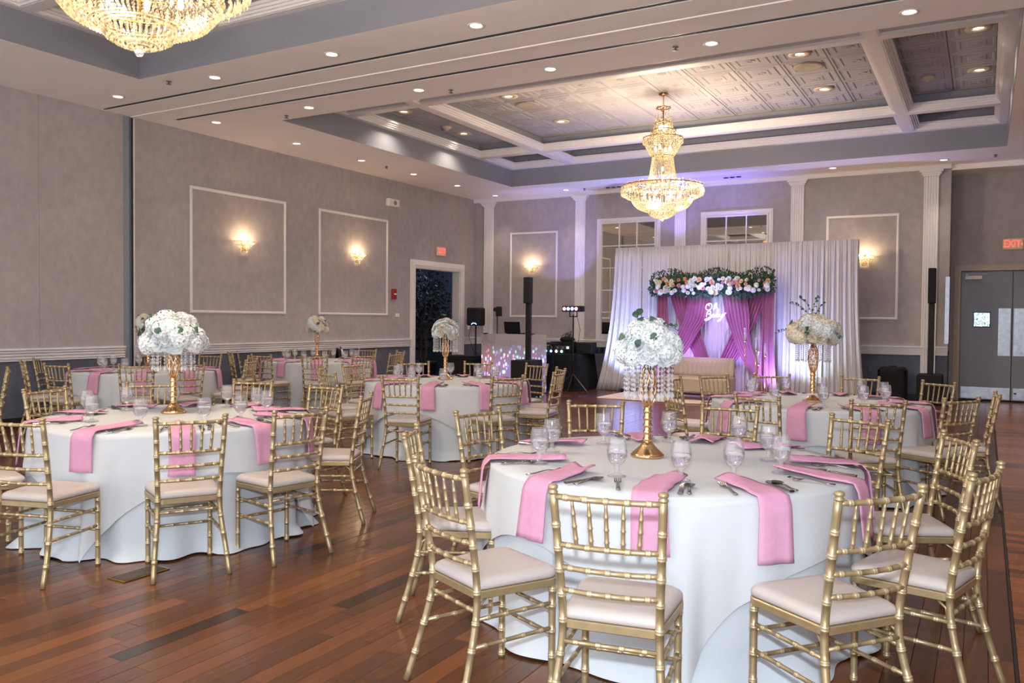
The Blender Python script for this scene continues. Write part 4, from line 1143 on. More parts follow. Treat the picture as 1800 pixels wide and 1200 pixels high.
def make_stand(root, H, plateR, square=False, nstr=22, slen=.22, br=.0065):
    if square: part('base', MB().box(-.075, .075, -.075, .075, 0, .022, .004).lathe([(.06, .02), (.05, .035), (.03, .05), (.02, .06)], 18), M_gold2, root)
    else: part('base', MB().lathe([(.085, 0), (.088, .004), (.088, .014), (.078, .022), (.055, .042), (.036, .062), (.026, .078)], 28), M_gold2, root, True)
    pf = [(.024, .075)]; z = .078
    while z < .26:
        pf += [(.018, z), (.0255, z + .010), (.0255, z + .018), (.018, z + .026), (.021, z + .034)]; z += .037
    pf.append((.016, z))
    part('stem', MB().lathe(pf, 16), M_gold2, root, True)
    mb = MB(); z0 = z - .01; z1 = H - .07
    for k in range(9):
        for sgn in (-1, 1):
            pts = []; 
            for j in range(9):
                t = j / 8; a = 2 * PI * k / 9 + sgn * t * 1.5; r = .010 + .034 * sin(PI * min(1, t * .98 + .02)) ** .8
                pts.append((r * cos(a), r * sin(a), z0 + (z1 - z0) * t))
            mb.tube(pts, .0038, 5)
    part('branch_cage', mb, M_gold2, root, True)
    part('collar', MB().lathe([(.012, z1 - .01), (.022, z1), (.022, z1 + .012), (.012, z1 + .02), (.020, z1 + .035), (.018, z1 + .05), (.010, H)], 16), M_gold2, root, True)
    mb = MB()
    for r in (plateR, plateR * .55): mb.tube([(r * cos(q), r * sin(q), H) for q in [2 * PI * j / 32 for j in range(33)]], .0035, 5)
    for k in range(6): q = k * PI / 3; mb.tube([(0, 0, H), (plateR * cos(q), plateR * sin(q), H)], .003, 5)
    part('plate_ring', mb, M_gold2, root, True)
    st = MB().tube([(0, 0, 0), (0, 0, -slen)], .0008, 4)
    nb = int(slen / (br * 2.3))
    for j in range(nb): st.octa((0, 0, -br - j * br * 2.3), br, 1.1)
    st.octa((0, 0, -slen - br * 1.2), br * 1.35, 1.6)
    me = st.mesh('crystal_strand', M_crys)
    for i in range(nstr):
        q = 2 * PI * i / nstr; rr = plateR * (.98 if i % 2 else .86)
        link('crystal_strand', me, root, (rr * cos(q), rr * sin(q), H - .004))
def bouquet(root, H, R, Hh, nb, meshes, seed, leaves=8, flat=1.0):
    rnd = random.Random(seed); mats_core = M_flower
    part('foam_ball', MB().lathe([(0, 0), (R * .5, 0), (R * .62, Hh * .3), (R * .45, Hh * .6), (0, Hh * .7)], 14, (0, 0, H)), mats_core, root, True)
    for i in range(nb):
        zz = 1 - (i + .5) / nb * 1.3
        a = i * 2.39996 + rnd.uniform(-.2, .2); rr = math.sqrt(max(0, 1 - zz * zz))
        p = Vector((R * .80 * rr * cos(a), R * .80 * rr * sin(a), H + .012 + Hh * .74 * max(zz, -.22))); nm = Vector((rr * cos(a), rr * sin(a), zz + .25))
        o = link('blossom', meshes[i % len(meshes)], root); orient(o, p, nm, rnd.uniform(0, 6)); s = rnd.uniform(.8, 1.1) * R / .17; o.scale = (s, s, s * flat)
    for i in range(leaves):
        zz = rnd.uniform(.1, 1); a = rnd.uniform(0, 6.28); rr = math.sqrt(1 - zz * zz)
        p = Vector((R * rr * cos(a), R * rr * sin(a), H + .02 + Hh * zz * .96)); nm = Vector((rr * cos(a), rr * sin(a), zz))
        o = link('leaf', LEAF if i % 2 else LEAFB, root); orient(o, p, nm, rnd.uniform(0, 6)); s = R / .17; o.scale = (s, s, s)
def sprig(root, p0, p1, nl, s=1.0, m=M_leaf):
    p0, p1 = Vector(p0), Vector(p1); mid = (p0 + p1) / 2 + Vector((0, 0, .02))
    g = part('stem', MB().tube([p0, mid, p1], .0018, 5), M_leaf, root, True)
    for i in range(nl):
        t = (i + 1) / nl; p = p0.lerp(p1, t) + Vector((0, 0, .02 * sin(PI * t)))
        o = link('leaf', LEAF if i % 2 else LEAFB, root); d = (p1 - p0).normalized()
        o.location = p; o.rotation_euler = (random.uniform(-1, 1), random.uniform(-1.2, .2), math.atan2(d.y, d.x) + (1 if i % 2 else -1) * .9); o.scale = (s * .8,) * 3
ZTOP = TZ + .0055
V = {}
V['m'] = thing('floral_centrepiece', 'white hydrangea dome with long crystal strands on %s' % TNAME['m'], 'centrepiece', (-1.525, 4.12, ZTOP), 0, 'floral centrepieces')
make_stand(V['m'], .565, .125, False, 24, .225, .0105); bouquet(V['m'], .54, .165, .185, 66, BL, 3, 6)
sprig(V['m'], (-.04, -.06, .70), (-.02, -.12, .73), 3, 1.1); sprig(V['m'], (.06, .02, .68), (.15, .03, .66), 5, .6)
V['2'] = thing('floral_centrepiece', 'white hydrangea dome on gold stand on %s' % TNAME['2'], 'centrepiece', (-5.20, 4.08, ZTOP), 0, 'floral centrepieces')
make_stand(V['2'], .56, .15, False, 22, .21, .0105); bouquet(V['2'], .53, .225, .21, 66, BL, 5, 14)
V['3'] = thing('floral_centrepiece', 'white rose ball over a crystal curtain on %s' % TNAME['3'], 'centrepiece', (-5.53, 8.12, ZTOP), 0, 'floral centrepieces')
make_stand(V['3'], .555, .145, False, 26, .20, .0085); bouquet(V['3'], .55, .185, .20, 50, [BL[0], BL[1], BLC[0]], 7, 6)
V['4'] = thing('floral_centrepiece', 'cream flowers with eucalyptus sprigs on %s' % TNAME['4'], 'centrepiece', (-1.333, 7.80, ZTOP), 0, 'floral centrepieces')
make_stand(V['4'], .595, .15, True, 24, .21, .0075); bouquet(V['4'], .59, .22, .19, 66, BLC, 9, 4)
for a, b in (((0, -.1, .80), (-.1, -.12, .93)), ((0, -.1, .78), (.05, -.12, .94)), ((.02, -.1, .76), (.1, -.1, .88)), ((-.02, -.12, .78), (-.18, -.1, .88)), ((.15, -.1, .64), (.24, -.14, .57)), ((-.15, -.08, .63), (-.30, -.12, .61)), ((-.03, -.17, .66), (-.02, -.22, .58))):
    sprig(V['4'], a, b, 7, .75)
V['5'] = thing('floral_centrepiece', 'small cream flower dome on %s' % TNAME['5'], 'centrepiece', (-9.98, 7.42, ZTOP), 0, 'floral centrepieces')
make_stand(V['5'], .56, .14, False, 22, .21, .008); bouquet(V['5'], .56, .185, .19, 44, BLC, 11, 10)
V['6'] = thing('floral_centrepiece', 'small cream flower dome on slim stand on %s' % TNAME['6'], 'centrepiece', (-9.85, 10.6, ZTOP), 0, 'floral centrepieces')
make_stand(V['6'], .54, .13, False, 14, .20, .007); bouquet(V['6'], .54, .20, .21, 44, BLC, 13, 6)

# scarf on a far chair
sc = thing('draped_jacket', 'black and white jacket draped over a chair back at the farthest table', 'jacket', (-10.33, 11.75, 0), math.radians(122))
def dr_(u, v):
    s = (v - .5) * 2
    return ((u - .5) * .5, .03 + .05 * s * (1 if s > 0 else 1.4) + .02 * sin(9 * u), .93 - .34 * abs(s) + .02 * sin(8 * u + 2 * v))
solidify(part('dark_cloth', MB().grid(dr_, 14, 12), M_blkcloth, sc, True), .01)
def dr2(u, v):
    s = (v - .5) * 2
    return (.20 + (u - .5) * .42, .04 + .08 * s + .02 * sin(7 * u), .96 - .22 * abs(s) - .10 * u + .01 * sin(9 * u + 3 * v))
solidify(part('white_cloth', MB().grid(dr2, 12, 10), M_topper, sc, True), .01)

# ------------------------------------------------------------------ stage: drape wall, arch, sofa, rug
tag(part('rug', MB().box(-6.4, -2.72, 14.52, 16.0, 0.0, .028, .008), M_rug), 'white rectangular rug in front of the pink draped arch', 'rug')
bd = thing('drape_backdrop', 'tall white pipe-and-drape wall behind the pink arch', 'backdrop', (-4.45, 16.5, 0))
X0, X1 = -6.86 + 4.45, -2.05 + 4.45
part('top_bar', MB().tube([(X0, 0, 2.98), (X1, 0, 3.0)], .022, 10), M_alu, bd, True)
for x in (X0 + .02, X1 - .02, 0): part('upright', MB().tube([(x, .04, 0), (x, .04, 2.99)], .022, 10), M_alu, bd, True); part('base_plate', MB().box(x - .2, x + .2, -.05, .35, 0, .012), M_alu, bd)
NP = 8
for p in range(NP):
    a0 = X0 + (X1 - X0) * p / NP; a1 = X0 + (X1 - X0) * (p + 1) / NP; ph = random.uniform(0, 6)
    def dfn(u, v, a0=a0, a1=a1, ph=ph, p=p):
        z = 3.02 * (1 - v) + .006; x = a0 + (a1 - a0) * u
        fl = v ** 2.2
        if p == 0: x -= .38 * fl * (1 - u)
        if p == NP - 1: x += .16 * fl * u
        amp = .012 + .022 * min(1, v * 4)
        y = amp * sin(u * 2 * PI * 6 + ph) + .011 * sin(u * 2 * PI * 15 + 2 * ph + v * 1.5) + .006 * sin(u * 2 * PI * 27 + ph) - .03 - .05 * v ** 6
        if v < .03: y = -.026 + .004 * sin(u * 120)
        return (x, y, z)
    solidify(part('drape_panel', MB().grid(dfn, 150, 14), M_sheer, bd, True), .002)
# floral arch
ar = thing('pink_draped_arch', 'dusty pink draped arch with crossed swags before the white drape', 'backdrop', (-4.68, 16.1, 0))
fr = MB()
for x in (-1.12, 1.12): fr.tube([(x, .08, 0), (x, .08, 2.15)], .02, 8)
fr.tube([(-1.12, .08, 2.15), (1.12, .08, 2.15)], .02, 8)
part('frame', fr, M_alu, ar, True)
def swag(name, key, label=None, dy=0, folds=7, nv=22, m=M_rose):
    """key: list of (z, xl, xr) left and right edge at heights"""
    def fn(u, v):
        s = v * (len(key) - 1); i = min(int(s), len(key) - 2); t = s - i
        def cr(a, b, c, d): return .5 * (2 * b + (c - a) * t + (2 * a - 5 * b + 4 * c - d) * t * t + (3 * b - 3 * c + d - a) * t ** 3)
        g = lambda q: key[max(0, min(len(key) - 1, q))]
        z, xl, xr = (cr(g(i - 1)[j], g(i)[j], g(i + 1)[j], g(i + 2)[j]) for j in range(3))
        x = xl + (xr - xl) * u; wd = abs(xr - xl)
        y = dy + min(.045, .50 * wd / folds) * (abs(sin(u * PI * folds)) ** .6 * 2 - 1) + .004 * sin(u * 2 * PI * folds * 2.3 + v * 2)
        return (x + 4.68, y, max(.008, z))
    return solidify(part(name, MB().grid(fn, folds * 14, nv), m, ar, True), .002)
swag('centre_panel', [(2.12, -5.45, -3.75), (1.2, -5.45, -3.75), (.02, -5.5, -3.7)], dy=.16, folds=22, m=M_sheer)
swag('side_drape', [(2.1, -5.76, -5.56), (1.2, -5.78, -5.52), (.02, -5.86, -5.45)], dy=-.02, folds=3)
swag('side_drape', [(2.1, -3.68, -3.46), (1.2, -3.70, -3.46), (.02, -3.76, -3.38)], dy=-.02, folds=3)
swag('inner_swag', [(2.08, -5.55, -5.02), (1.5, -5.36, -4.95), (1.0, -5.12, -4.80), (.72, -4.98, -4.70), (.35, -4.72, -4.52), (.02, -4.60, -4.38)], dy=.055, folds=7)
swag('inner_swag', [(2.08, -4.13, -3.55), (1.5, -4.20, -3.80), (1.0, -4.40, -4.02), (.72, -4.52, -4.18), (.35, -4.72, -4.45), (.02, -4.85, -4.6)], dy=.055, folds=7)
swag('outer_swag', [(2.10, -5.12, -4.64), (1.6, -5.18, -4.72), (1.3, -5.30, -4.90), (.95, -5.46, -5.10), (.7, -5.60, -5.30), (.3, -5.72, -5.50), (.02, -5.80, -5.50)], dy=-.03, folds=7)
swag('outer_swag', [(2.10, -4.46, -4.0), (1.6, -4.38, -3.92), (1.3, -4.27, -3.92), (.95, -4.14, -3.85), (.7, -4.02, -3.76), (.45, -3.84, -3.66), (.02, -3.72, -3.50)], dy=-.03, folds=7)
gl = thing('floral_garland', 'long garland of white and pink roses with greenery on top of the arch', 'garland', (-4.66, 15.98, 2.16))
mb = MB(); rnd = random.Random(5)
for k in range(3600):
    x = rnd.uniform(-1.2, 1.2); e = 1 - .35 * abs(x / 1.2) ** 3
    a = rnd.uniform(0, 2 * PI); r = math.sqrt(rnd.random())
    c = Vector((x, .11 * r * cos(a), .20 * e * r * sin(a) + .02 + .025 * sin(x * 7))); d = Vector((rnd.uniform(-.6, .6) + .5 * x, cos(a) * .8 - .2, sin(a) + .1)).normalized()
    s = d.cross(Vector((rnd.uniform(-1, 1), rnd.uniform(-1, 1), rnd.uniform(-1, 1)))).normalized(); l = rnd.uniform(.04, .10)
    mb.add([c, c + d * l * .5 + s * l * .25, c + d * l, c + d * l * .5 - s * l * .25], [(0, 1, 2, 3)])
part('foliage', mb, M_leaf, gl, stuff=True)
mb = MB()
for k in range(700):
    x = rnd.uniform(-1.22, 1.22); c = Vector((x, rnd.uniform(-.06, .06), .14 + .05 * sin(x * 7 + 1) + rnd.uniform(0, .16))); d = Vector((rnd.uniform(-.6, .6), rnd.uniform(-.4, .4), 1)).normalized()
    s = d.cross(Vector((rnd.uniform(-1, 1), 1, 0))).normalized(); l = rnd.uniform(.035, .06)
    mb.add([c, c + d * l * .5 + s * l * .25, c + d * l, c + d * l * .5 - s * l * .25], [(0, 1, 2, 3)])
part('dark_foliage', mb, M_dleaf, gl, stuff=True)
part('foam_core', MB().tube([(-1.12, 0, .02), (0, 0, .04), (1.12, 0, .02)], [.06, .10, .06], 10), M_dleaf, gl, True)
gm = [blossom(M_flower, 21, .055), blossom(M_flower, 22, .05), blossom(M_pinkf, 23, .045), hydrangea(M_flower, 24, .05), blossom(M_peach, 25, .05), blossom(M_cream, 26, .05)]
for k in range(120):
    x = rnd.uniform(-1.14, 1.14); v = rnd.random()
    z = -.15 + .29 * v; a = (v - .5) * 1.4
    me = gm[rnd.choice((0, 0, 1, 3, 3, 1)) if v < .5 and k % 5 else rnd.choice((0, 1, 2, 3, 4, 5, 3, 2, 2, 0))]
    if v > .72: me = gm[rnd.choice((5, 4, 1))]
    o = link('blossom', me, gl); orient(o, (x, -.115 - .03 * cos(a) + rnd.uniform(-.01, .01), z + .02), (rnd.uniform(-.3, .3), -1, .35 * sin(a)), rnd.uniform(0, 6)); s = rnd.uniform(.55, 1.1); o.scale = (s, s, s)

# neon sign strokes (script lettering)
def stroke_sign():
    root = thing('neon_sign', 'white neon script sign reading Oh Baby under the garland', 'sign', (-4.56, 15.96, 1.66))
    W_ = {}
    def S(pts): return pts
    O = [(.20, .86), (.12, .84), (.05, .74), (.03, .62), (.08, .52), (.18, .50), (.27, .58), (.31, .72), (.27, .84), (.18, .87), (.14, .80), (.20, .74)]
    hh = [(.38, .50), (.40, .66), (.45, .84), (.50, .90), (.52, .84), (.47, .68), (.41, .52), (.45, .62), (.51, .66), (.54, .61), (.53, .52), (.58, .50), (.62, .55)]
    B_ = [(.06, .10), (.08, .26), (.12, .40), (.08, .34), (.14, .42), (.24, .42), (.26, .34), (.20, .28), (.13, .27), (.22, .26), (.27, .19), (.22, .08), (.10, .02), (.0, -.04), (.02, -.10), (.14, -.06), (.30, .08)]
    a_ = [(.42, .24), (.36, .26), (.32, .18), (.34, .10), (.40, .12), (.43, .24), (.43, .12), (.47, .09)]
    b_ = [(.47, .09), (.54, .26), (.60, .44), (.57, .48), (.54, .38), (.53, .20), (.55, .10), (.60, .10), (.63, .18), (.60, .24), (.56, .22), (.64, .20)]
    y_ = [(.66, .26), (.66, .16), (.70, .12), (.75, .18), (.78, .28), (.76, .14), (.72, -.02), (.64, -.14), (.58, -.16), (.58, -.10), (.68, -.01), (.80, .12), (.90, .30), (.94, .34)]
    for nm, st in (('letter', O), ('letter', hh), ('letter', B_), ('letter', a_), ('letter', b_), ('letter', y_)):
        pts = [Vector(((x - .45) * .44, 0, (z - .36) * .34 + .01 * 0)) for x, z in st]
        sm = []
        for i in range(len(pts) - 1):
            p0 = pts[max(0, i - 1)]; p1 = pts[i]; p2 = pts[i + 1]; p3 = pts[min(len(pts) - 1, i + 2)]
            for q in range(5):
                t = q / 5; sm.append(.5 * ((2 * p1) + (p2 - p0) * t + (2 * p0 - 5 * p1 + 4 * p2 - p3) * t * t + (3 * p1 - 3 * p2 + p3 - p0) * t ** 3))
        sm.append(pts[-1])
        part(nm, MB().tube(sm, .0062, 7), M_neon, root, True)
    part('hanging_wire', MB().tube([(-.1, .01, .14), (-.1, .01, .34)], .0015, 4).tube([(.06, .01, .16), (.06, .01, .34)], .0015, 4), M_alu, root)
    return root
stroke_sign()
# loveseat
so = thing('loveseat', 'tan upholstered loveseat with channelled back in front of the arch', 'sofa', (-4.64, 15.3, 0.028))
def soft(x0, x1, y0, y1, z0, z1, b=.03, lev=2):
    mb = MB().box(x0, x1, y0, y1, z0, z1); return mb
def sofa_part(name, x0, x1, y0, y1, z0, z1, b):
    o = part(name, MB().bbox(x0, x1, y0, y1, z0, z1, b), M_sofa, so, False)
    md = o.modifiers.new('b', 'BEVEL'); md.width = b * .5; md.segments = 3
    return o
sofa_part('seat', -.60, .60, -.38, .30, .14, .42, .03)
bk = MB()
def bfn(u, v):
    x = -.58 + 1.16 * u; z = .40 + .37 * v
    rnd_ = .04 * (1 - math.sqrt(max(0, 1 - ((v - .5) * 2) ** 8)))
    return (x, .16 - .018 * abs(sin(u * PI * 13)) + rnd_ + .05 * v, z)
bk.grid(bfn, 104, 8); bk.box(-.58, .58, .19, .30, .38, .765)
part('backrest', bk, M_sofa, so, True)
for x in (-.52, .52):
    for y in (-.30, .24): part('leg', MB().lathe([(.02, 0), (.028, .14)], 10, (x, y, 0)), M_blk, so)
# candle stands
for nm, xs in (('right', [(-3.92, 15.75, 1.36, 1), (-3.74, 15.85, 1.18, 0), (-3.66, 15.7, .92, 0), (-3.58, 15.9, 1.08, 0)]), ('left', [(-5.45, 15.75, 1.28, 1), (-5.58, 15.85, 1.05, 0), (-5.35, 15.6, .85, 0)])):
    for i, (x, y, h, g) in enumerate(xs):
        t = thing('candle_stand', 'slim gold candle stand with glass chimney %s of the loveseat, %s' % (nm, ['tallest one', 'second tallest', 'shortest', 'third tallest'][i]), 'candle stand', (x, y, 0.0 if x > -2.7 else .028), 0, 'gold candle stands by the loveseat')
        part('base', MB().lathe([(.07, 0), (.07, .01), (.02, .02), (.008, .03)], 16), M_gold2, t, True)
        part('rod', MB().tube([(0, 0, .02), (0, 0, h - .28)], .007, 8), M_gold2, t, True)
        part('cup', MB().lathe([(.01, h - .29), (.03, h - .27), (.034, h - .25), (.030, h - .245), (.0, h - .26)], 14), M_gold2, t, True)
        part('chimney', MB().lathe([(.026, h - .25), (.030, h - .18), (.026, h - .02), (.0245, h - .02), (.0285, h - .18), (.0245, h - .25)], 14, cap=False), M_glass, t, True)
        part('candle', MB().lathe([(.011, h - .255), (.011, h - .10), (.0, h - .095)], 8), M_cream, t, True)
# uplight cans
for i, (x, y) in enumerate(((-6.5, 16.12), (-5.97, 15.82), (-3.32, 15.93))):
    t = thing('uplight', 'small black floor uplight %s' % ['at the left end of the drape', 'left of the arch', 'right of the arch'][i], 'uplight', (x, y, .0 if i == 0 else .028))
    part('can', MB().lathe([(.06, 0), (.065, .01), (.065, .06), (.055, .07), (.05, .055), (.0, .05)], 16), M_blk, t, True)

# ------------------------------------------------------------------ DJ area
def scrim_mat():  # projected dots and glow of light painted in as emission
    m = bpy.data.materials.new('scrim_painted_light'); m.use_nodes = True; nt = m.node_tree; b = nt.nodes['Principled BSDF']; L = nt.links
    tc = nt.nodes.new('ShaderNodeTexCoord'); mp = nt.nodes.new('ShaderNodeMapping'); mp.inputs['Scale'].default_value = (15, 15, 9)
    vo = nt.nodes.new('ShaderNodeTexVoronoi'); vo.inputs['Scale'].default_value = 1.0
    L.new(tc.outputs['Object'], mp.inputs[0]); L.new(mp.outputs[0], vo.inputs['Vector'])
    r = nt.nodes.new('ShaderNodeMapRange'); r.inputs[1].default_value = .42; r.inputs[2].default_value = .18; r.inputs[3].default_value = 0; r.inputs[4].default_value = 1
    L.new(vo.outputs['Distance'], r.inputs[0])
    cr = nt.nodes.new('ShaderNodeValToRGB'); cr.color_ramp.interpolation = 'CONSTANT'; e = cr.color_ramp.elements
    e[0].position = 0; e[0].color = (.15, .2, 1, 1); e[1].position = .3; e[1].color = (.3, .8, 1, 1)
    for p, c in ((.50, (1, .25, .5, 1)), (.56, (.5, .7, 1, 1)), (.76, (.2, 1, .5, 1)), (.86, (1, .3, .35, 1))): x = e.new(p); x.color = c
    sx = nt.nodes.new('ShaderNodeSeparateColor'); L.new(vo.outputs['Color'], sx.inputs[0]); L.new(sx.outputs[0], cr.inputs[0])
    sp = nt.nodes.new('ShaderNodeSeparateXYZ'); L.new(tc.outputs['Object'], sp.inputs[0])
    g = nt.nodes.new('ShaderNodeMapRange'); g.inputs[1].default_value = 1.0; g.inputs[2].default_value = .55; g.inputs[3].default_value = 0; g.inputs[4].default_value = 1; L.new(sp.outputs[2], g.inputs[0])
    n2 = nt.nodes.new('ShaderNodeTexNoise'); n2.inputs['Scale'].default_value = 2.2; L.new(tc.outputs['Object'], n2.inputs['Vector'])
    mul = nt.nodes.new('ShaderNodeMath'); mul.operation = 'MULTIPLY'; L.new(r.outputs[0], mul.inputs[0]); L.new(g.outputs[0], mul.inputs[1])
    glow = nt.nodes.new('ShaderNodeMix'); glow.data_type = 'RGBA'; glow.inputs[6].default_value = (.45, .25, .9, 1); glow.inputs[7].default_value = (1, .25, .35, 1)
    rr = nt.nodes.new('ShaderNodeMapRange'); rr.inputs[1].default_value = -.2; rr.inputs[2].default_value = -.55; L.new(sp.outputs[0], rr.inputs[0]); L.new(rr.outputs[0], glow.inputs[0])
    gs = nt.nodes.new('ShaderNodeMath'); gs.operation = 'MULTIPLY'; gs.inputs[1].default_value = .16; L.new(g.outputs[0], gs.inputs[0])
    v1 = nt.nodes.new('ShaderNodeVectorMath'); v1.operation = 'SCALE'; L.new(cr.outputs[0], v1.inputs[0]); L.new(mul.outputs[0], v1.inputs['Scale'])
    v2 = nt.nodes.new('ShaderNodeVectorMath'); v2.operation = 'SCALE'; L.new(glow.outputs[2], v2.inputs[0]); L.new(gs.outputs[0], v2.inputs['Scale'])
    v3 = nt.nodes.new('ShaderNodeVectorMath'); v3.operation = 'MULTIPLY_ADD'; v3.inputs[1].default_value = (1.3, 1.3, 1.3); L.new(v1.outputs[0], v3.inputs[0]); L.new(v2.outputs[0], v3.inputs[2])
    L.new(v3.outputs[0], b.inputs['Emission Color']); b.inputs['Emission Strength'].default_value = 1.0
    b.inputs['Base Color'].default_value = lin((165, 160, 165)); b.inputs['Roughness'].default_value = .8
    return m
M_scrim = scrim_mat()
bo = thing('dj_booth', 'white DJ booth facade with projected coloured light dots painted in', 'dj booth', (-8.46, 14.8, 0))
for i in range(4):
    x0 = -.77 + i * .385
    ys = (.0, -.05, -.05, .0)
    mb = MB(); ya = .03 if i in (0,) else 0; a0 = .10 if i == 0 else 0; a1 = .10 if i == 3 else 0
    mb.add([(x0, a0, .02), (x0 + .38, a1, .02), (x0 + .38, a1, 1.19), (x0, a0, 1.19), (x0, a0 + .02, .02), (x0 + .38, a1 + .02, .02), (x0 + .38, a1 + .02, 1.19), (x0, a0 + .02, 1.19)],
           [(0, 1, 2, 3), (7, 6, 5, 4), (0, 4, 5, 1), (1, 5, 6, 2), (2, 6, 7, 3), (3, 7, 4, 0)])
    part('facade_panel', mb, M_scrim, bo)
part('rear_table', MB().box(-.7, .7, .14, .75, .98, 1.02).box(-.66, -.62, .2, .24, 0, .98).box(.62, .66, .2, .24, 0, .98).box(-.66, -.62, .66, .7, 0, .98).box(.62, .66, .66, .7, 0, .98), M_blk, bo)
part('top_clip', MB().box(-.66, -.62, -.01, .13, 1.18, 1.205).box(.45, .49, -.02, .13, 1.18, 1.205), M_blk, bo)
lp = thing('laptop', 'open black laptop standing behind the DJ booth facade', 'laptop', (-8.6, 15.15, 1.02))
part('screen', MB().box(-.19, .19, -.006, .006, .19, .43, .003).xf(Matrix.Rotation(.18, 4, 'X')), M_screen, lp)
part('keyboard', MB().box(-.19, .19, .0, .26, .17, .19, .004), M_screen, lp)
part('riser', MB().box(-.15, .15, .02, .22, 0, .17), M_blk, lp)
# column speakers
def column(loc, rz, label, z0, z1, zs, tilt):
    t = thing('column_speaker', label, 'speaker', loc, rz, 'black column speakers')
    sw = part('subwoofer', MB().bbox(-.21, .21, -.26, .26, 0.02, zs, .015), M_grille, t)
    for x in (-.16, .16):
        for y in (-.2, .2): part('foot', MB().lathe([(.02, 0), (.02, .02)], 8, (x, y, 0)), M_blk, sw)
    part('pole', MB().bbox(-.05, .05, .02, .10, zs, z0, .008), M_blk, t)
    arr_ = part('array', MB().bbox(-.065, .065, -.05, .11, z0, z1, .01).xf(Matrix.Translation((0, 0, z0)) @ Matrix.Rotation(tilt, 4, 'Y') @ Matrix.Translation((0, 0, -z0))), M_grille, t)
    part('grille', MB().box(-.055, .055, -.058, -.052, z0 + .02, z1 - .02), M_grille, arr_)
    return t
column((-7.62, 13.95, 0), 0, 'black column speaker on a subwoofer in front of the DJ booth', 1.80, 2.30, .72, 0)
column((-.86, 17.1, 0), 0, 'black column speaker on a subwoofer left of the grey double doors', 1.85, 2.50, .55, 0)
# black clothed table
tt = thing('clothed_table', 'table under black floor-length cloth holding DJ gear', 'table', (-8.05, 16.15, 0))
def bfn2(u, v):
    per = [(-.66, -.42), (.66, -.42), (.62, .55), (-.66, .55)]
    s = u * 4; i = int(s) % 4; t = s - int(s)
    a = Vector(per[i]).lerp(Vector(per[(i + 1) % 4]), t); z = .765 * (1 - v) + .005
    out = 1 + .10 * v + .02 * v * sin(u * 40) + .012 * v * sin(u * 90)
    return (a.x * out, a.y * out, z)
mb = MB().grid(bfn2, 96, 8, True); mb.add([(-.66, -.42, .77), (.66, -.42, .77), (.62, .55, .77), (-.66, .55, .77)], [(0, 1, 2, 3)])
part('black_cloth', mb, M_blkcloth, tt)
part('tabletop', MB().box(-.6, .6, -.38, .5, .73, .755), M_blk, tt)
lb = thing('light_bar', 'black effect bar with five coloured leds on the black clothed table', 'light bar', (-8.06, 15.9, .772))
hs_ = part('housing', MB().bbox(-.34, .32, -.05, .05, 0, .10, .008), M_blk, lb)
for i, m in enumerate((M_ledw, M_ledg, M_ledb, M_ledw, M_ledc)): part('led', MB().lathe([(0, 0), (.02, 0), (.026, .012), (0, .014)], 12).xf(Matrix.Translation((-.25 + i * .125, -.052, .05)) @ Matrix.Rotation(PI / 2, 4, 'X')), m, hs_)
am = thing('audio_rack', 'black rack unit with round dials behind the led bar', 'amplifier', (-7.95, 16.18, .772))
part('case', MB().bbox(-.27, .27, -.14, .2, 0, .17, .008).bbox(-.25, .25, -.12, .18, .17, .25, .008), M_blk, am)
fp_ = part('front_plate', MB().box(-.24, .24, -.146, -.14, .08, .165), mat('rack_grey', (70, 70, 74), .4), am)
for i in range(3): part('dial', MB().lathe([(0, 0), (.028, 0), (.03, .008), (.02, .010), (.018, .002), (0, .002)], 16).xf(Matrix.Translation((-.17 + i * .12, -.148, .12)) @ Matrix.Rotation(PI / 2, 4, 'X')), mat('dial_silver', (170, 170, 170), .3, .7), fp_)
part('display', MB().box(.16, .22, -.15, -.146, .10, .15), mat('display_white', (200, 210, 210), .4, emit=(.7, .85, .9), estr=.6), fp_)
bg = thing('gear_bag', 'black soft bag with cables on top of the audio rack', 'bag', (-7.85, 16.2, 1.022))
part('bag_body', MB().lathe([(.0, 0), (.13, 0), (.17, .04), (.14, .09), (.06, .11), (0, .112)], 14), M_blkcloth, bg, True)
mb = MB()
for k in range(7):
    a = random.uniform(0, 6.28); mb.tube([(.05 * cos(a), .05 * sin(a), .09), (.1 * cos(a + 1), .1 * sin(a + 1), .17 + .03 * (k % 3)), (.15 * cos(a + 2), .08 * sin(a + 2), .12), (.10 * cos(a + 3), .10 * sin(a + 3), .08)], .005, 6)
part('cable', mb, M_blk, bg, True)
tag(part('equipment_case', MB().bbox(-.18, .18, -.14, .14, 0, .24, .01).bbox(-.185, .185, -.145, .145, .15, .165, .002), M_blk, None, loc=(-7.42, 16.25, .772)), 'black equipment case at the right of the audio rack', 'case')
tag(part('equipment_case', MB().bbox(-.13, .13, -.12, .12, 0, .13, .01).bbox(-.05, .05, -.13, -.12, .05, .08, .002), M_blk, None, loc=(-7.2 - .42 + .30, 16.55, .772)), 'low black equipment case at the right end of the black table', 'case')
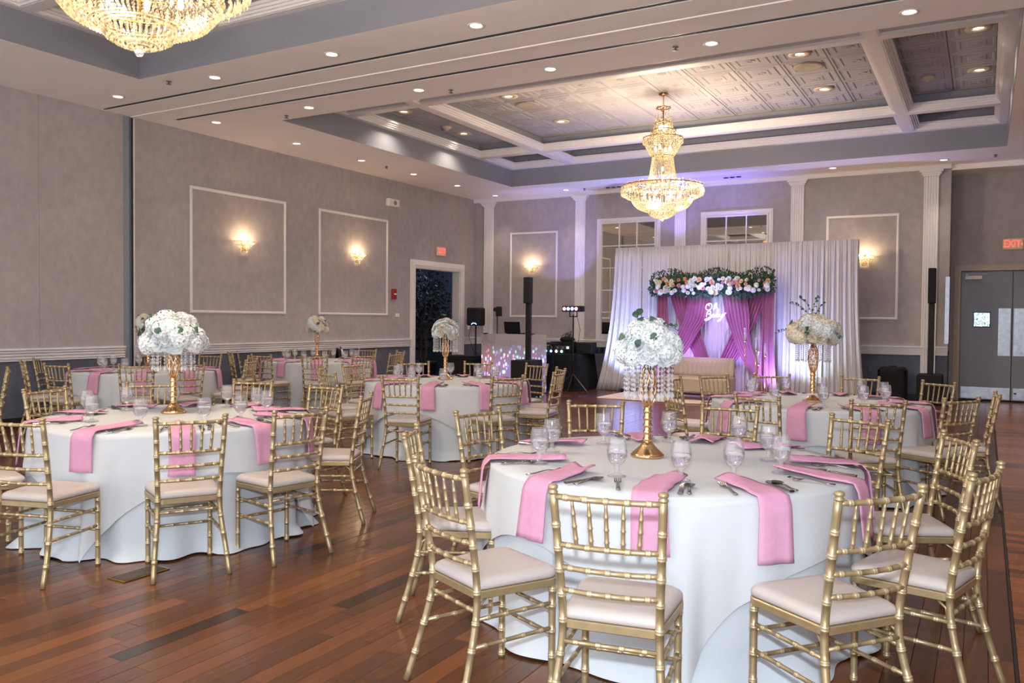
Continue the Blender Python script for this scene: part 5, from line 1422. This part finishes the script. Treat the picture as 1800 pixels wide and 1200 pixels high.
# par bar on stand
pb = thing('light_stand', 'tripod stand with a horizontal bar of coloured par lights', 'light stand', (-7.38, 15.5, 0))
part('pole', MB().tube([(0, 0, .1), (0, 0, 1.60)], [.018, .014], 10), M_blk, pb, True)
for k in range(3):
    a = (-.35, 3.6, 4.9)[k]
    part('leg', MB().tube([(0, 0, .38), (.45 * cos(a), .45 * sin(a), .01)], .011, 8), M_blk if k else M_alu, pb, True)
cb_ = part('crossbar', MB().bbox(-.24, .24, -.05, .05, 1.66, 1.78, .012), M_blk, pb)
part('yoke', MB().box(-.09, -.075, -.01, .01, 1.56, 1.66).box(.075, .09, -.01, .01, 1.56, 1.66).box(-.09, .09, -.01, .01, 1.55, 1.57), M_blk, pb)
for i, m in enumerate((M_ledr, M_ledb, M_ledb, M_ledr, M_ledv)): part('par_lens', MB().lathe([(0, 0), (.026, 0), (.034, .012), (0, .016)], 12).xf(Matrix.Translation((-.18 + i * .09, -.052, 1.72)) @ Matrix.Rotation(PI / 2, 4, 'X')), m if i < 4 else M_blk, cb_)
part('cable', MB().tube([(.08, 0, 1.6), (.14, .03, 1.3), (.1, .05, 1.05), (.02, .04, .95)], .005, 6), M_blk, pb, True)
# loudspeaker on tripod left
ls = thing('loudspeaker', 'black loudspeaker on a pole left of the first pilaster', 'speaker', (-10.35, 16.45, 0))
part('cabinet', MB().bbox(-.17, .17, -.16, .16, 1.34, 1.76, .03), M_grille, ls)
part('blue_led', MB().tube([(-.02, -.168, 1.37), (.02, -.168, 1.40), (.08, -.168, 1.40), (.12, -.168, 1.37)], .006, 6), M_ledb, ls, True)
part('pole', MB().tube([(0, 0, .3), (0, 0, 1.34)], .018, 10), M_blk, ls, True)
for k in range(3): a = .5 + k * 2.09; part('leg', MB().tube([(0, 0, .75), (.42 * cos(a), .42 * sin(a), .01)], .011, 8), M_blk, ls, True)
part('cable', MB().tube([(-.05, -.1, 1.36), (-.14, -.08, 1.1), (-.08, -.05, .85), (-.02, -.03, .7)], .005, 6), M_blk, ls, True)
mh = thing('scanner_light', 'small black moving light on a thin mast behind the booth', 'stage light', (-9.5, 16.0, 0))
part('mast', MB().tube([(0, 0, 0), (0, 0, 1.62)], .012, 8), M_blk, mh, True)
part('head', MB().bbox(-.02, .09, -.05, .06, 1.56, 1.78, .012), M_blk, mh)
part('arm', MB().bbox(-.10, -.01, -.03, .03, 1.64, 1.72, .01).xf(Matrix.Translation((0, 0, 1.68)) @ Matrix.Rotation(.5, 4, 'Y') @ Matrix.Translation((0, 0, -1.68))), M_blk, mh)
# black cases left of the booth
bc = thing('covered_case', 'low black cloth-covered case stack left of the DJ booth', 'case', (-9.93, 15.3, 0))
mb = MB()
def cfn(u, v):
    per = [(-.38, -.28), (.38, -.28), (.38, .28), (-.38, .28)]; s = u * 4; i = int(s) % 4; t = s - int(s)
    a = Vector(per[i]).lerp(Vector(per[(i + 1) % 4]), t); return (a.x * (1 + .05 * v + .02 * v * sin(u * 50)), a.y * (1 + .05 * v), .69 * (1 - v) + .004)
mb.grid(cfn, 60, 6, True); mb.add([(-.38, -.28, .694), (.38, -.28, .694), (.38, .28, .694), (-.38, .28, .694)], [(0, 1, 2, 3)])
part('black_cover', mb, M_blkcloth, bc)
part('strap', MB().box(-.4, .4, -.285, -.28, .62, .65), M_blk, bc)
# rounded black speaker at right of drape
bs = thing('covered_speaker', 'black rounded cloth-covered loudspeaker on the floor right of the drape', 'speaker', (-1.5, 17.22, 0))
o = part('cover', MB().bbox(-.25, .25, -.2, .2, .0, .65, .05), M_blkcloth, bs, True); md = o.modifiers.new('s', 'SUBSURF'); md.levels = 1; md.render_levels = 2
part('top_handle', MB().tube([(-.07, 0, .63), (-.05, 0, .67), (.05, 0, .67), (.07, 0, .63)], .01, 6), M_blk, bs, True)
